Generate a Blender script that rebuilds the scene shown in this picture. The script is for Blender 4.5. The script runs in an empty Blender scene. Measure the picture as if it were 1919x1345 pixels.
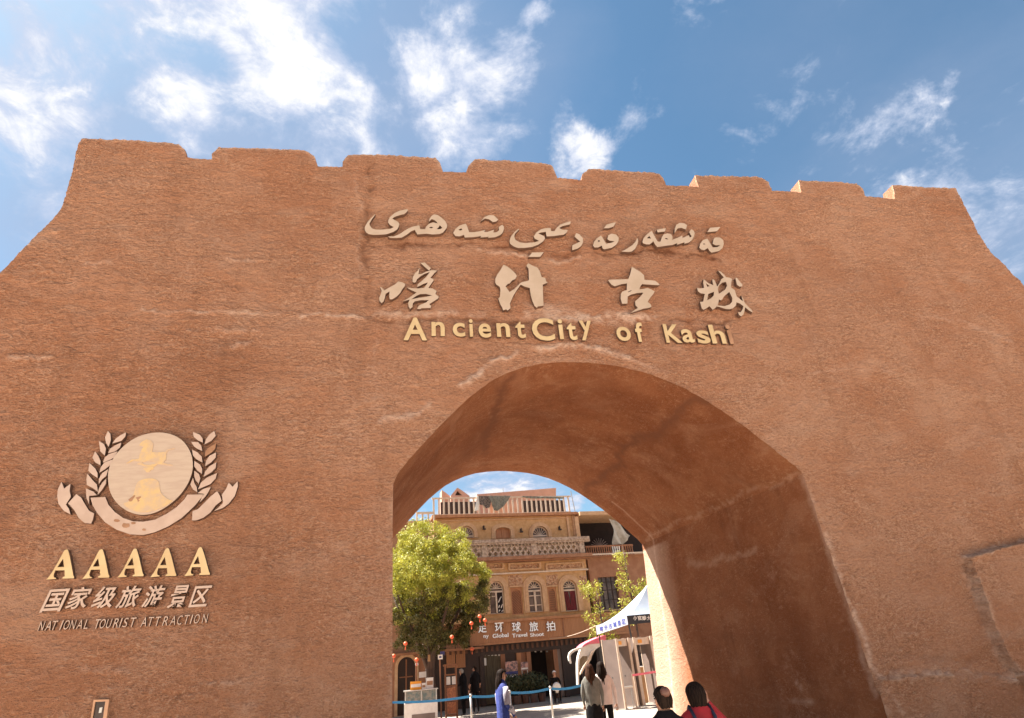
import bpy, bmesh, math, random
import numpy as np
from mathutils import Vector, Matrix, noise
from mathutils.geometry import delaunay_2d_cdt
random.seed(7)
R = math.radians
sc = bpy.context.scene
col = sc.collection

# ---------------------------------------------------------------- camera
F = 1070.0
M3 = np.array([[0.9831, -0.0071, -0.1832], [-0.1655, -0.4640, -0.8702], [-0.0789, 0.8858, -0.4573]])
CAM = np.array([0, 0, 2.1])
cd = bpy.data.cameras.new('camera'); cam = bpy.data.objects.new('camera', cd); col.objects.link(cam)
cd.sensor_width = 36; cd.lens = F * 36 / 1919; cd.clip_start = .05; cd.clip_end = 4000
cam.matrix_world = Matrix.Translation(Vector(CAM)) @ Matrix([list(r) for r in M3]).to_4x4()
cam.rotation_mode = 'QUATERNION'
sc.camera = cam

def ray(px, py): return M3 @ np.array([px - 959.5, -(py - 672.5), -F])

# ---------------------------------------------------------------- light
SUN = Vector((-0.56, 0.32, 1.0)).normalized()
sl = bpy.data.lights.new('sun', 'SUN'); sl.energy = 5.0; sl.angle = R(0.5); sl.color = (1.0, .95, .87)
so = bpy.data.objects.new('sun', sl); col.objects.link(so)
so.rotation_euler = SUN.to_track_quat('Z', 'Y').to_euler()

w = bpy.data.worlds.new("World"); sc.world = w; w.use_nodes = True
nt = w.node_tree; nt.nodes.clear()
def N(t, tree=None, **k):
    n = (tree or nt).nodes.new(t)
    for a, b in k.items(): setattr(n, a, b)
    return n
def L(a, b, tree=None): (tree or nt).links.new(a, b)
def mth(op, a, b=None, c=None, clamp=False):
    n = N('ShaderNodeMath', operation=op, use_clamp=clamp)
    for i, v in enumerate((a, b, c)):
        if v is None: continue
        if isinstance(v, (int, float)): n.inputs[i].default_value = v
        else: L(v, n.inputs[i])
    return n.outputs[0]
def mapr(v, a, b, c=0., d=1., kind='SMOOTHSTEP'):
    n = N('ShaderNodeMapRange', interpolation_type=kind, clamp=True) if kind == 'LINEAR' else N('ShaderNodeMapRange', interpolation_type=kind)
    L(v, n.inputs[0])
    for i, x in enumerate((a, b, c, d)): n.inputs[i + 1].default_value = x
    return n.outputs[0]
def mixc(f, a, b, mode='MIX'):
    n = N('ShaderNodeMix', data_type='RGBA', blend_type=mode)
    if isinstance(f, (int, float)): n.inputs[0].default_value = f
    else: L(f, n.inputs[0])
    for i, v in ((6, a), (7, b)):
        if isinstance(v, tuple): n.inputs[i].default_value = (*v, 1)
        else: L(v, n.inputs[i])
    return n.outputs[2]

sky = N('ShaderNodeTexSky', sky_type='NISHITA', sun_disc=False)
sky.sun_elevation = math.asin(SUN.z); sky.sun_rotation = math.atan2(SUN.x, SUN.y)
sky.air_density = 1.0; sky.dust_density = .6; sky.ozone_density = 2.0
tc = N('ShaderNodeTexCoord')
sep = N('ShaderNodeSeparateXYZ'); L(tc.outputs['Generated'], sep.inputs[0])
zz = mth('ADD', mth('MAXIMUM', sep.outputs[2], 0.0), .22)
cmb = N('ShaderNodeCombineXYZ')
L(mth('DIVIDE', sep.outputs[0], zz), cmb.inputs[0]); L(mth('DIVIDE', sep.outputs[1], zz), cmb.inputs[1])
def nz(scale, detail, rough=.55, dist=0., off=0., vec=None):
    m = N('ShaderNodeMapping'); L(vec or cmb.outputs[0], m.inputs[0]); m.inputs[1].default_value = (off, off * .7, 0)
    n = N('ShaderNodeTexNoise'); L(m.outputs[0], n.inputs['Vector'])
    n.inputs['Scale'].default_value = scale; n.inputs['Detail'].default_value = detail
    n.inputs['Roughness'].default_value = rough; n.inputs['Distortion'].default_value = dist
    return n.outputs[0]
fine = nz(5.0, 9, .62, .35, 3.1)
fine2 = nz(14., 8, .65, .5, 1.7)
mid = nz(2.2, 5, .55, .2, 9.3)
veil = nz(1.5, 6, .6, .6, 5.)
wn1 = N('ShaderNodeTexNoise'); L(tc.outputs['Generated'], wn1.inputs['Vector']); wn1.inputs['Scale'].default_value = 7.; wn1.inputs['Detail'].default_value = 6; wn1.inputs['Roughness'].default_value = .62
wsub = N('ShaderNodeVectorMath', operation='SUBTRACT'); L(wn1.outputs['Color'], wsub.inputs[0]); wsub.inputs[1].default_value = (.5, .5, .5)
wmul = N('ShaderNodeVectorMath', operation='SCALE'); L(wsub.outputs[0], wmul.inputs[0]); wmul.inputs['Scale'].default_value = .22
wadd = N('ShaderNodeVectorMath', operation='ADD'); L(tc.outputs['Generated'], wadd.inputs[0]); L(wmul.outputs[0], wadd.inputs[1])
def blobsum(bl):
    tot = None
    for (px, py, r, amp) in bl:
        d = ray(px, py); d = d / np.linalg.norm(d)
        vd = N('ShaderNodeVectorMath', operation='DISTANCE'); L(wadd.outputs[0], vd.inputs[0]); vd.inputs[1].default_value = tuple(d)
        dist2 = mth('DIVIDE', vd.outputs['Value'], 1.25 * r / 1250.)
        g = mapr(dist2, 0.0, 1.0, amp, 0., 'LINEAR')
        tot = g if tot is None else mth('MAXIMUM', tot, g)
    return tot
clouds = [(110, 115, 150, 1), (20, 40, 190, .95), (60, 90, 140, 1), (170, 40, 120, .8), (370, 200, 110, 1.1), (390, 240, 80, 1.1), (250, 20, 170, 1), (330, 70, 110, .9), (360, 180, 95, 1), (400, 250, 85, 1), (460, 20, 140, .9), (520, 60, 150, 1), (540, 130, 120, .95), (580, 180, 90, .7), (640, 60, 120, .5), (700, 200, 110, .7), (600, 280, 130, .8), (680, 270, 140, .9), (850, 240, 130, 1.), (780, 230, 110, .9), (640, 90, 110, .6),
          (800, 140, 95, 1), (890, 150, 105, .95), (830, 220, 95, .85), (960, 100, 50, .6), (720, 270, 110, .7), (640, 290, 60, .65), (1095, 285, 78, 1.), (1050, 310, 60, .7),
          (985, 5, 45, .7), (1762, 190, 42, .8), (1730, 225, 60, .85), (1690, 275, 70, .8), (1650, 300, 40, .6), (1860, 440, 130, .5), (700, 40, 60, .35), (20, 200, 50, .4), (-160, 80, 260, .9), (-120, -250, 300, .8), (400, -250, 220, .7),
          (930, 905, 170, .85), (240, 280, 50, .3), (120, 290, 50, .3), (760, 1050, 120, .7)]
bs = blobsum(clouds)
gen = mapr(mid, .40, .62, 0, .95)             # unseen broken cloud, cover raised to send more light onto the gate
back = mapr(sep.outputs[1], -.05, -.35, 0, 1)  # only behind the viewer, where added cloud brightens the facade
bs = mth('MAXIMUM', bs, mth('MULTIPLY', gen, back))
dens = mth('ADD', mth('MULTIPLY', bs, .60), mth('ADD', mth('MULTIPLY', fine, 1.9), mth('ADD', mth('MULTIPLY', fine2, .6), -.91)))
cl = mapr(dens, .40, .84)
core = mapr(mth('ADD', dens, mth('MULTIPLY', mth('SUBTRACT', fine2, .5), .9)), .58, 1.25)
vb = blobsum([(150, 120, 620, 1.), (450, 330, 480, 1.), (-100, 420, 520, 1.), (760, 200, 340, .8), (1900, 480, 420, 1.), (1750, 260, 260, .6), (1600, 120, 260, .4), (930, 900, 260, .9)])
vv = mth('MULTIPLY', mapr(veil, .25, .72, .35, 1), mth('MAXIMUM', vb, mth('MULTIPLY', back, .45)))
SKYK = 1.0
tint = mixc(1.0, sky.outputs[0], (.64, .82, .80), 'MULTIPLY')
VEILC = (2.1, 2.45, 3.3); CLA = (3.0, 3.35, 4.2); CLB = (5.5, 5.4, 5.25)
c1 = mixc(mth('MULTIPLY', vv, .80), tint, VEILC)
c2 = mixc(cl, c1, mixc(core, CLA, CLB))
bg = N('ShaderNodeBackground'); L(c2, bg.inputs[0]); bg.inputs[1].default_value = 0.05
wo = N('ShaderNodeOutputWorld'); L(bg.outputs[0], wo.inputs[0])

sc.view_settings.view_transform = 'Standard'; sc.view_settings.look = 'None'
sc.view_settings.exposure = 2.12; sc.view_settings.gamma = 1
sc.view_settings.use_curve_mapping = False
sc.cycles.max_bounces = 8; sc.cycles.diffuse_bounces = 5

# ---------------------------------------------------------------- materials
MATS = {}
def mat(name, c1=(.5, .5, .5), c2=None, scale=6., rough=.8, bump=0., bscale=30., metal=0., stretch=(1, 1, 1), detail=6, wear_and_light=False, spec=.5, trans=False, emis=None):
    if name in MATS: return MATS[name]
    global nt
    m = bpy.data.materials.new(name); m.use_nodes = True; nt = m.node_tree
    b = nt.nodes['Principled BSDF']; b.inputs['Roughness'].default_value = rough; b.inputs['Metallic'].default_value = metal
    b.inputs['Specular IOR Level'].default_value = spec
    g = N('ShaderNodeNewGeometry'); mp = N('ShaderNodeMapping'); L(g.outputs['Position'], mp.inputs[0]); mp.inputs[3].default_value = stretch
    n = N('ShaderNodeTexNoise'); L(mp.outputs[0], n.inputs['Vector']); n.inputs['Scale'].default_value = scale; n.inputs['Detail'].default_value = detail
    n.inputs['Roughness'].default_value = .6
    cc = mixc(mapr(n.outputs[0], .35, .65), c1, c2 or tuple(min(1, x * 1.25) for x in c1))
    L(cc, b.inputs['Base Color'])
    if bump:
        n2 = N('ShaderNodeTexNoise'); L(mp.outputs[0], n2.inputs['Vector']); n2.inputs['Scale'].default_value = bscale; n2.inputs['Detail'].default_value = 5
        bp = N('ShaderNodeBump'); bp.inputs['Strength'].default_value = 1; bp.inputs['Distance'].default_value = bump
        L(n2.outputs[0], bp.inputs['Height']); L(bp.outputs[0], b.inputs['Normal'])
    if emis: b.inputs['Emission Color'].default_value = (*emis, 1); b.inputs['Emission Strength'].default_value = 1
    MATS[name] = m
    return m

def mudmat(name, ca, cb, cc_, streak, fine_amt, crumb=1.):
    """straw-and-mud render: long trowel streaks, crumbly relief, pale scuffs, dark seams, painted sun and shade from the 'wear_and_light' attribute"""
    global nt
    m = bpy.data.materials.new(name); m.use_nodes = True; nt = m.node_tree
    b = nt.nodes['Principled BSDF']; b.inputs['Roughness'].default_value = .95; b.inputs['Specular IOR Level'].default_value = .15
    g = N('ShaderNodeNewGeometry')
    def tex(scale, detail, st, rough=.6, dist=0., off=(0, 0, 0)):
        mp = N('ShaderNodeMapping'); L(g.outputs['Position'], mp.inputs[0]); mp.inputs[3].default_value = st; mp.inputs[1].default_value = off
        n = N('ShaderNodeTexNoise'); L(mp.outputs[0], n.inputs['Vector']); n.inputs['Scale'].default_value = scale
        n.inputs['Detail'].default_value = detail; n.inputs['Roughness'].default_value = rough; n.inputs['Distortion'].default_value = dist
        return n.outputs[0]
    big = tex(.55, 4, (1, 1, 1)); patch = tex(1.6, 6, (1, 1, 1.6), .65, .4, (4, 1, 7)); st = tex(2.2, 8, streak, .7, .25)
    cr = tex(17 if crumb > .9 else 11, 6, (1, 1, 1.9), .62, .45); grain = tex(70, 3, (1, 1, 1.5), .6); cr2 = tex(38, 4, (1, 1, 1.8), .62, .3, (3, 3, 3)); var = mapr(tex(1.3, 5, (1, 1, 1.5), .6, .3, (7, 7, 7)), .38, .62, .45 * crumb, 1.15 * crumb)
    pale = tex(1.1, 9, (streak[0], streak[1], streak[2] * .8), .75, .6, (9, 3, 2))
    c = mixc(mapr(big, .35, .66), ca, cb)
    c = mixc(mth('MULTIPLY', mapr(patch, .46, .72), .55), c, cc_)
    c = mixc(mth('MULTIPLY', mapr(st, .50, .75), .35), c, tuple(x * .68 for x in ca))
    c = mixc(mth('MULTIPLY', mapr(pale, .56, .74), .42 if crumb > .9 else .2), c, (.60, .40, .28))
    c = mixc(mth('MULTIPLY', mapr(cr, .36, .52, .50, 0), var), c, tuple(x * .55 for x in ca))  # crumb hollows painted darker and crests paler, standing in for directional light
    c = mixc(mth('MULTIPLY', mapr(cr2, .36, .50, .45, 0), var), c, tuple(x * .55 for x in ca))
    c = mixc(mth('MULTIPLY', mapr(cr, .53, .68, 0, .36), var), c, (.64, .44, .30))
    c = mixc(mth('MULTIPLY', mapr(cr2, .54, .66, 0, .42), var), c, (.64, .43, .29))
    c = mixc(mth('MULTIPLY', mapr(grain, .55, .75), .25), c, (.58, .40, .27))
    run = tex(1., 5, (3.2, 3.2, .28), .6, .1, (2, 2, 2)); c = mixc(mth('MULTIPLY', mapr(run, .52, .72), .30), c, tuple(x * .62 for x in ca))
    dust = tex(.8, 7, (1, 1, 1.3), .7, .8, (11, 5, 1)); c = mixc(mth('MULTIPLY', mapr(dust, .50, .66), .30 if crumb > .9 else .10), c, (.58, .36, .24))
    at = N('ShaderNodeAttribute'); at.attribute_name = 'wear_and_light'
    brk = mapr(cr, .3, .6, .4 if crumb > .9 else .8, 1)
    c = mixc(mth('MULTIPLY', mth('MAXIMUM', at.outputs['Fac'], 0.), brk, clamp=True), c, (.68, .47, .35))
    c = mixc(mth('MULTIPLY', mth('MAXIMUM', mth('MULTIPLY', at.outputs['Fac'], -1.), 0.), brk, clamp=True), c, (.17, .065, .032))
    L(c, b.inputs['Base Color'])
    h = mth('ADD', mth('MULTIPLY', st, .45), mth('ADD', mth('MULTIPLY', cr, 1.0), mth('ADD', mth('MULTIPLY', cr2, .5), mth('MULTIPLY', grain, .15))))
    bp = N('ShaderNodeBump'); bp.inputs['Strength'].default_value = 1; bp.inputs['Distance'].default_value = fine_amt
    L(h, bp.inputs['Height']); L(bp.outputs[0], b.inputs['Normal'])
    return m
MUD = mudmat('mud_render', (.42, .188, .10), (.47, .24, .142), (.51, .29, .19), (1., 1., 5.5), .075)
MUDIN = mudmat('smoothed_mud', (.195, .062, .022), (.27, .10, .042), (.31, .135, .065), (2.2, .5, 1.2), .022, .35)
BRONZE = mat('champagne_metal', (.54, .40, .28), (.48, .35, .235), 3, .42, metal=.25, detail=8)
GOLD = mat('gold_metal', (.70, .50, .25), (.62, .42, .20), 4, .38, metal=.35)
PALEM = mat('pale_metal', (.53, .38, .285), (.46, .32, .235), 4, .45, metal=.15)
EDGE = mat('letter_return', (.10, .05, .03), None, 4, .7)
RUST = mat('rusty_metal', (.36, .19, .10), (.27, .13, .06), 6, .6)

# ---------------------------------------------------------------- helpers
def tag(o, label=None, cat=None, group=None, kind=None):
    if label: o['label'] = label
    if cat: o['category'] = cat
    if group: o['group'] = group
    if kind: o['kind'] = kind
    return o
def empty(name, loc, label, cat, group=None, rz=0.):
    o = bpy.data.objects.new(name, None); col.objects.link(o); o.location = loc; o.rotation_euler = (0, 0, rz); o.empty_display_size = .2
    return tag(o, label, cat, group)
def link(name, me, m, parent=None, smooth=False):
    o = bpy.data.objects.new(name, me); col.objects.link(o)
    for x in (m if isinstance(m, (list, tuple)) else [m]): me.materials.append(x)
    if smooth: me.polygons.foreach_set('use_smooth', [True] * len(me.polygons))
    if parent is not None:
        o.parent = parent
        inv = parent_mats.get(parent.name)
        # geometry is written in world coordinates: undo the parent's placement
        o.matrix_parent_inverse = wm(parent).inverted()
    return o
parent_mats = {}
def wm(o):
    m = Matrix.LocRotScale(o.location, o.rotation_euler, o.scale)
    if o.parent is not None: return wm(o.parent) @ o.matrix_parent_inverse @ m
    return m
class MB:
    def __init__(s): s.v = []; s.f = []; s.mi = []
    def add(s, vs, fs, mi=0):
        k = len(s.v); s.v += [tuple(map(float, p)) for p in vs]; s.f += [tuple(i + k for i in f) for f in fs]; s.mi += [mi] * len(fs)
    def box8(s, P, mi=0):  # P: 8 pts bottom 0-3, top 4-7
        s.add(P, [(0, 3, 2, 1), (4, 5, 6, 7), (0, 1, 5, 4), (1, 2, 6, 5), (2, 3, 7, 6), (3, 0, 4, 7)], mi)
    def box(s, a, b, mi=0):
        (x0, y0, z0), (x1, y1, z1) = a, b
        s.box8([(x0, y0, z0), (x1, y0, z0), (x1, y1, z0), (x0, y1, z0), (x0, y0, z1), (x1, y0, z1), (x1, y1, z1), (x0, y1, z1)], mi)
    def tube(s, pts, r, n=8, mi=0, cap=True):
        pts = [Vector(p) for p in pts]; rs = r if isinstance(r, (list, tuple)) else [r] * len(pts); k = len(s.v)
        for i, p in enumerate(pts):
            t = (pts[min(i + 1, len(pts) - 1)] - pts[max(i - 1, 0)]).normalized()
            a = t.orthogonal().normalized() if abs(t.z) > .95 else t.cross(Vector((0, 0, 1))).normalized()
            b = t.cross(a)
            for j in range(n):
                q = p + (a * math.cos(2 * math.pi * j / n) + b * math.sin(2 * math.pi * j / n)) * rs[i]; s.v.append(tuple(q))
        for i in range(len(pts) - 1):
            for j in range(n):
                s.f.append((k + i * n + j, k + i * n + (j + 1) % n, k + (i + 1) * n + (j + 1) % n, k + (i + 1) * n + j)); s.mi.append(mi)
        if cap:
            s.f.append(tuple(k + j for j in range(n))[::-1]); s.mi.append(mi)
            s.f.append(tuple(k + (len(pts) - 1) * n + j for j in range(n))); s.mi.append(mi)
    def ball(s, c, r, n=10, mi=0, jit=0.):
        k = len(s.v); rx, ry, rz = r if isinstance(r, (tuple, list)) else (r, r, r); m = n // 2 + 1
        for i in range(m + 1):
            th = math.pi * i / m
            for j in range(n):
                ph = 2 * math.pi * j / n; q = 1 + random.uniform(-jit, jit)
                s.v.append((c[0] + rx * q * math.sin(th) * math.cos(ph), c[1] + ry * q * math.sin(th) * math.sin(ph), c[2] + rz * q * math.cos(th)))
        for i in range(m):
            for j in range(n):
                s.f.append((k + i * n + j, k + (i + 1) * n + j, k + (i + 1) * n + (j + 1) % n, k + i * n + (j + 1) % n)); s.mi.append(mi)
    def build(s, name, m, parent=None, smooth=False, merge=False):
        me = bpy.data.meshes.new(name); me.from_pydata(s.v, [], s.f)
        o = link(name, me, m, parent, smooth)
        me.polygons.foreach_set('material_index', s.mi)
        me.validate(); me.update()
        return o

class Frame:
    """an upright plane: origin on the ground, u to the right, z up, d out of the wall towards the street"""
    def __init__(s, O, deg):
        s.O = np.array(O, float); a = R(deg); s.U = np.array([math.cos(a), math.sin(a), 0]); s.n = np.array([math.sin(a), -math.cos(a), 0]); s.deg = deg
    def P(s, u, z, d=0.): return tuple(s.O + u * s.U + np.array([0, 0, z]) + d * s.n)
    def px(s, x, y, d=0.):
        r = ray(x, y); o = s.O + d * s.n; t = ((o - CAM) @ s.n) / (r @ s.n); p = CAM + r * t
        return ((p - s.O) @ s.U, p[2])
    def box(s, mb, u0, u1, z0, z1, d0, d1, mi=0):
        mb.box8([s.P(u0, z0, d1), s.P(u1, z0, d1), s.P(u1, z0, d0), s.P(u0, z0, d0), s.P(u0, z1, d1), s.P(u1, z1, d1), s.P(u1, z1, d0), s.P(u0, z1, d0)], mi)
    def bpx(s, x0, x1, y0, y1, d=0.):  # picture rectangle -> u0,u1,z0,z1
        ym, xm = (y0 + y1) / 2, (x0 + x1) / 2
        return s.px(x0, ym, d)[0], s.px(x1, ym, d)[0], s.px(xm, y1, d)[1], s.px(xm, y0, d)[1]
GATE = Frame((0, 8, 0), 0)
HOTEL = Frame((5.4, 31.5, 0), 5)

def inside(P, loops):
    c = np.zeros(len(P), bool)
    for lp in loops:
        a = np.array(lp); b = np.roll(a, -1, 0)
        for (x1, y1), (x2, y2) in zip(a, b):
            if y1 == y2: continue
            m = (y1 > P[:, 1]) != (y2 > P[:, 1])
            xi = (x2 - x1) * (P[:, 1] - y1) / (y2 - y1) + x1
            c ^= m & (P[:, 0] < xi)
    return c
def cdt(loops, extra=None):
    pts = []; edges = []
    for lp in loops:
        k = len(pts); n = len(lp); pts += [Vector(p) for p in lp]; edges += [(k + i, k + (i + 1) % n) for i in range(n)]
    if extra is not None: pts += [Vector(p) for p in extra]
    v, e, f, _, _, _ = delaunay_2d_cdt(pts, edges, [], 0, 1e-6)
    V2 = np.array([tuple(p) for p in v]); T = np.array([list(t) for t in f])
    cen = V2[T].mean(1); T = T[inside(cen, loops)]
    return V2, T
def bedges(T):
    seen = {}
    for t in T:
        for a, b in ((t[0], t[1]), (t[1], t[2]), (t[2], t[0])):
            if (b, a) in seen: del seen[(b, a)]
            else: seen[(a, b)] = 1
    return list(seen)
def plate(mb, fr, loops, d0, d1, mi=0, mi_side=None, back=False):
    """polygon with holes, standing between depths d0 (back) and d1 (front)"""
    V2, T = cdt(loops)
    if not len(T): return
    used = sorted(set(T.flatten())); ix = {a: i for i, a in enumerate(used)}
    n = len(used)
    vs = [fr.P(*V2[a], d1) for a in used] + [fr.P(*V2[a], d0) for a in used]
    mb.add(vs, [(ix[t[0]], ix[t[1]], ix[t[2]]) for t in T], mi)
    k = len(mb.v) - 2 * n
    ms = mi if mi_side is None else mi_side
    for a, b in bedges(T):
        a, b = ix[a], ix[b]; mb.f.append((k + b, k + a, k + a + n, k + b + n)); mb.mi.append(ms)
    if back:
        for t in T: mb.f.append((k + n + ix[t[2]], k + n + ix[t[1]], k + n + ix[t[0]])); mb.mi.append(ms)
def resample(p, step):
    out = []
    n = len(p)
    for i in range(n):
        a = np.array(p[i]); b = np.array(p[(i + 1) % n]); L_ = np.linalg.norm(b - a); k = max(1, int(round(L_ / step)))
        out += [tuple(a + (b - a) * j / k) for j in range(k)]
    return out
def pixl(P):
    c = (P - CAM) @ M3; return np.stack([959.5 + F * c[:, 0] / -c[:, 2], 672.5 - F * c[:, 1] / -c[:, 2]], 1)
def dline(Q, line):
    d = np.full(len(Q), 1e9)
    for (a, b) in zip(line[:-1], line[1:]):
        a = np.array(a, float); b = np.array(b, float); ab = b - a
        t = np.clip(((Q - a) @ ab) / (ab @ ab), 0, 1); d = np.minimum(d, np.linalg.norm(Q - (a + t[:, None] * ab), axis=1))
    return d
def setattr_f(me, name, vals):
    a = me.attributes.new(name, 'FLOAT', 'POINT'); a.data.foreach_set('value', np.asarray(vals, dtype=np.float32))

# ---------------------------------------------------------------- the gate
G = lambda x, y: GATE.px(x, y)
gaps = [((350, 296), (397, 299)), ((595, 310), (642, 313)), ((830, 323), (873, 326)), ((1044, 334), (1090, 338)), ((1249, 347), (1309, 351)), ((1447, 357), (1501, 361)), ((1621, 368), (1677, 373))]
top_line = [(144, 286)] + [p for g in gaps for p in g] + [(1804, 380)]
arch_px = [(735, 1345), (735.5, 1200), (736, 1050), (736, 960), (737, 907), (745, 888), (766, 862), (790, 836), (820, 803), (850, 773), (876, 748), (900, 729), (925, 711), (950, 699), (980, 688), (1010, 681), (1040, 678), (1070, 677), (1100, 678), (1130, 681), (1160, 685), (1190, 692), (1220, 701), (1250, 713), (1280, 727), (1310, 743), (1345, 765), (1380, 788), (1410, 810), (1440, 833), (1468, 856), (1490, 873), (1505, 888), (1522, 935), (1540, 990), (1557, 1042), (1575, 1097), (1596, 1160), (1615, 1220), (1635, 1282), (1655, 1345)]
arch = [G(*p) for p in arch_px]
arch = [(arch[0][0] - .01, -.2), (arch[0][0] - .01, .75)] + arch + [(arch[-1][0] + .02, .5), (arch[-1][0] + .03, -.2)]
T2 = [G(*p) for p in top_line]
left = [G(*p) for p in [(137, 320), (126, 354), (115, 387), (104, 403), (50, 458), (0, 512)]] + [(-6.35, 6.6), (-7.2, 4.6), (-8.3, 2.4), (-9.2, -.2)]
right = [G(*p) for p in [(1830, 436), (1851, 467), (1885, 501), (1919, 537)]] + [(13.6, 6.6), (14.6, 4.6), (15.8, 2.4), (16.8, -.2)]
outline = T2 + right + arch[::-1] + left[::-1]
# order: along the top to the right, down the right flank, back along the passage mouth, up the left flank
outer = resample(outline, .035)
THICK = 6.1; SK = -.06
def ridge_feats():
    # (line in the photo's pixels, half width px, relief in metres outwards, wear)
    return [
        ([(694, 292), (690, 380), (686, 470), (690, 540), (690, 592)], 8, -.026, -.5),
        ([(668, 330), (674, 430), (672, 520)], 6, .012, .25),
        ([(560, 588), (640, 590), (692, 597)], 4, .02, .95),
        ([(270, 582), (360, 580), (430, 584), (520, 586)], 3.5, .012, .7),
        ([(350, 619), (470, 620), (492, 628), (482, 641), (440, 655)], 6, .022, .45),
        ([(430, 487), (520, 488)], 3, .008, .5), ([(160, 494), (210, 495)], 3, .008, .45), ([(20, 672), (95, 668)], 3.5, .01, .5),
        ([(700, 462), (780, 457), (860, 460), (960, 463), (985, 470)], 5, -.018, -.8),
        ([(960, 459), (1010, 466), (1060, 480), (1090, 472), (1160, 478), (1210, 465), (1290, 477), (1345, 484)], 5, -.02, -.85),
        ([(900, 470), (985, 482), (1040, 490), (1085, 484)], 4, .015, .6),
        ([(690, 598), (740, 602), (860, 598), (960, 604), (1060, 606)], 5, -.02, -.85),
        ([(690, 585), (800, 590), (905, 592)], 8, .01, .6), ([(985, 590), (1060, 596), (1180, 598), (1225, 598)], 9, .012, .7),
        ([(1000, 575), (1100, 590), (1230, 596)], 10, .006, .5),
        ([(1200, 602), (1300, 600), (1370, 603)], 5, -.018, -.7),
        ([(705, 760), (708, 640)], 5, .0, .15),
        ([(712, 790), (745, 783), (790, 775), (810, 760)], 6, .012, .55),
        ([(868, 725), (890, 705), (930, 677), (965, 660), (1010, 651), (1080, 647), (1130, 653), (1180, 672)], 6, .03, .85),
        ([(1120, 655), (1200, 680), (1260, 705)], 4, .008, .4),
        ([(380, 1282), (450, 1278), (475, 1284)], 5, .008, .5), ([(150, 1252), (240, 1258)], 8, .004, .3),
        ([(1640, 1272), (1700, 1266), (1790, 1262), (1860, 1262), (1900, 1275)], 12, .08, .65),
        ([(1690, 1225), (1740, 1232), (1800, 1238), (1850, 1228)], 9, -.03, -.45),
        ([(1802, 1046), (1860, 1030), (1925, 1012)], 4, .05, .5),
        ([(1802, 1046), (1815, 1095), (1840, 1160), (1868, 1225), (1900, 1270)], 6, .02, .4),
        ([(1548, 1000), (1560, 1040), (1575, 1090), (1592, 1130), (1612, 1180), (1625, 1230), (1645, 1290), (1660, 1345)], 7, .0, .8),
        ([(1590, 1100), (1598, 1135)], 6, -.02, -.7), ([(1640, 1272), (1646, 1282)], 6, -.03, -1.),
        ([(1655, 1290), (1690, 1345)], 5, .0, .5), ([(1510, 890), (1545, 985)], 4, 0, .35),
        ([(1720, 590), (1810, 603), (1900, 640)], 4, .008, .35), ([(1500, 700), (1600, 692), (1700, 700)], 3, .006, .25),
        ([(740, 910), (737, 1000), (736, 1345)], 4, 0, .3),
    ]
DARKPATCH = [(480, 430, 120, .25), (430, 680, 90, .45), (330, 770, 160, .35), (470, 1050, 110, .35), (640, 340, 60, .25), (560, 470, 90, .2), (90, 900, 110, .25), (1240, 430, 110, .3), (1560, 560, 90, .25), (210, 1020, 90, .25), (1720, 1060, 60, .2), (1640, 800, 120, .15), (760, 340, 60, .3), (180, 300, 60, .3)]
def relief(XZ):
    """outward relief (m) and wear for points of the front face, XZ = (x, z)"""
    P = np.stack([XZ[:, 0], np.full(len(XZ), 8.), XZ[:, 1]], 1); Q = pixl(P)
    h = np.empty(len(P)); nn = noise.noise
    for i, (x, z) in enumerate(XZ):
        h[i] = nn((x * .33, 1.3, z * .4)) * .05 + nn((x * 1.1, 7.7, z * 1.6)) * .022 + nn((x * 2.6, 3.3, z * 7.)) * .012 + nn((x * 5, 9.3, z * 13.)) * .010 + abs(nn((x * 11 + 2 * nn((x * 3, 0, z * 3)), 2.3, z * 18. + 3 * nn((x * 3, 9, z * 3))))) * .024 + nn((x * 24, 4.3, z * 36.)) * .012
    wob = np.array([nn((x * 3.1, 5.5, z * 3.1)) * 8 + nn((x * 9., 1.5, z * 9.)) * 7 for x, z in XZ]); brk_ = np.array([min(1.25, max(.1, .75 + 1.5 * nn((x * 2.3, 8.5, z * 4.)) + .9 * nn((x * 11., 2.5, z * 14.)))) for x, z in XZ]); Qw = Q + np.stack([wob, wob * .7], 1)
    wear_and_light = np.zeros(len(P))
    for ln, hw, rel, wr in ridge_feats():
        d = dline(Qw if hw < 12 else Q, ln); k = np.exp(-(d / hw) ** 2)
        h += rel * k * brk_; wear_and_light += wr * np.exp(-(d / (hw * .8)) ** 2) * brk_
    for x, y, r, a in DARKPATCH:
        d = np.hypot(Q[:, 0] - x, (Q[:, 1] - y) * 1.3); wear_and_light -= .45 * a * np.exp(-(d / r) ** 2)
    pan = inside(Q, [[(1802, 1046), (1960, 1002), (1990, 1400), (1905, 1275), (1868, 1225), (1840, 1160)]])
    h = np.where(pan, h + .15, h)
    base = inside(Q, [[(1640, 1272), (1700, 1266), (1860, 1262), (1920, 1285), (2100, 1290), (2100, 1700), (1640, 1700)]])
    h = np.where(base, h + .05, h)
    return h, np.clip(wear_and_light, -1, 1)
gate = empty('city_gate', (3, 8, 0), 'huge terracotta mud-plastered city gate with crenellated top and a pointed arch passage', 'gate')
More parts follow.
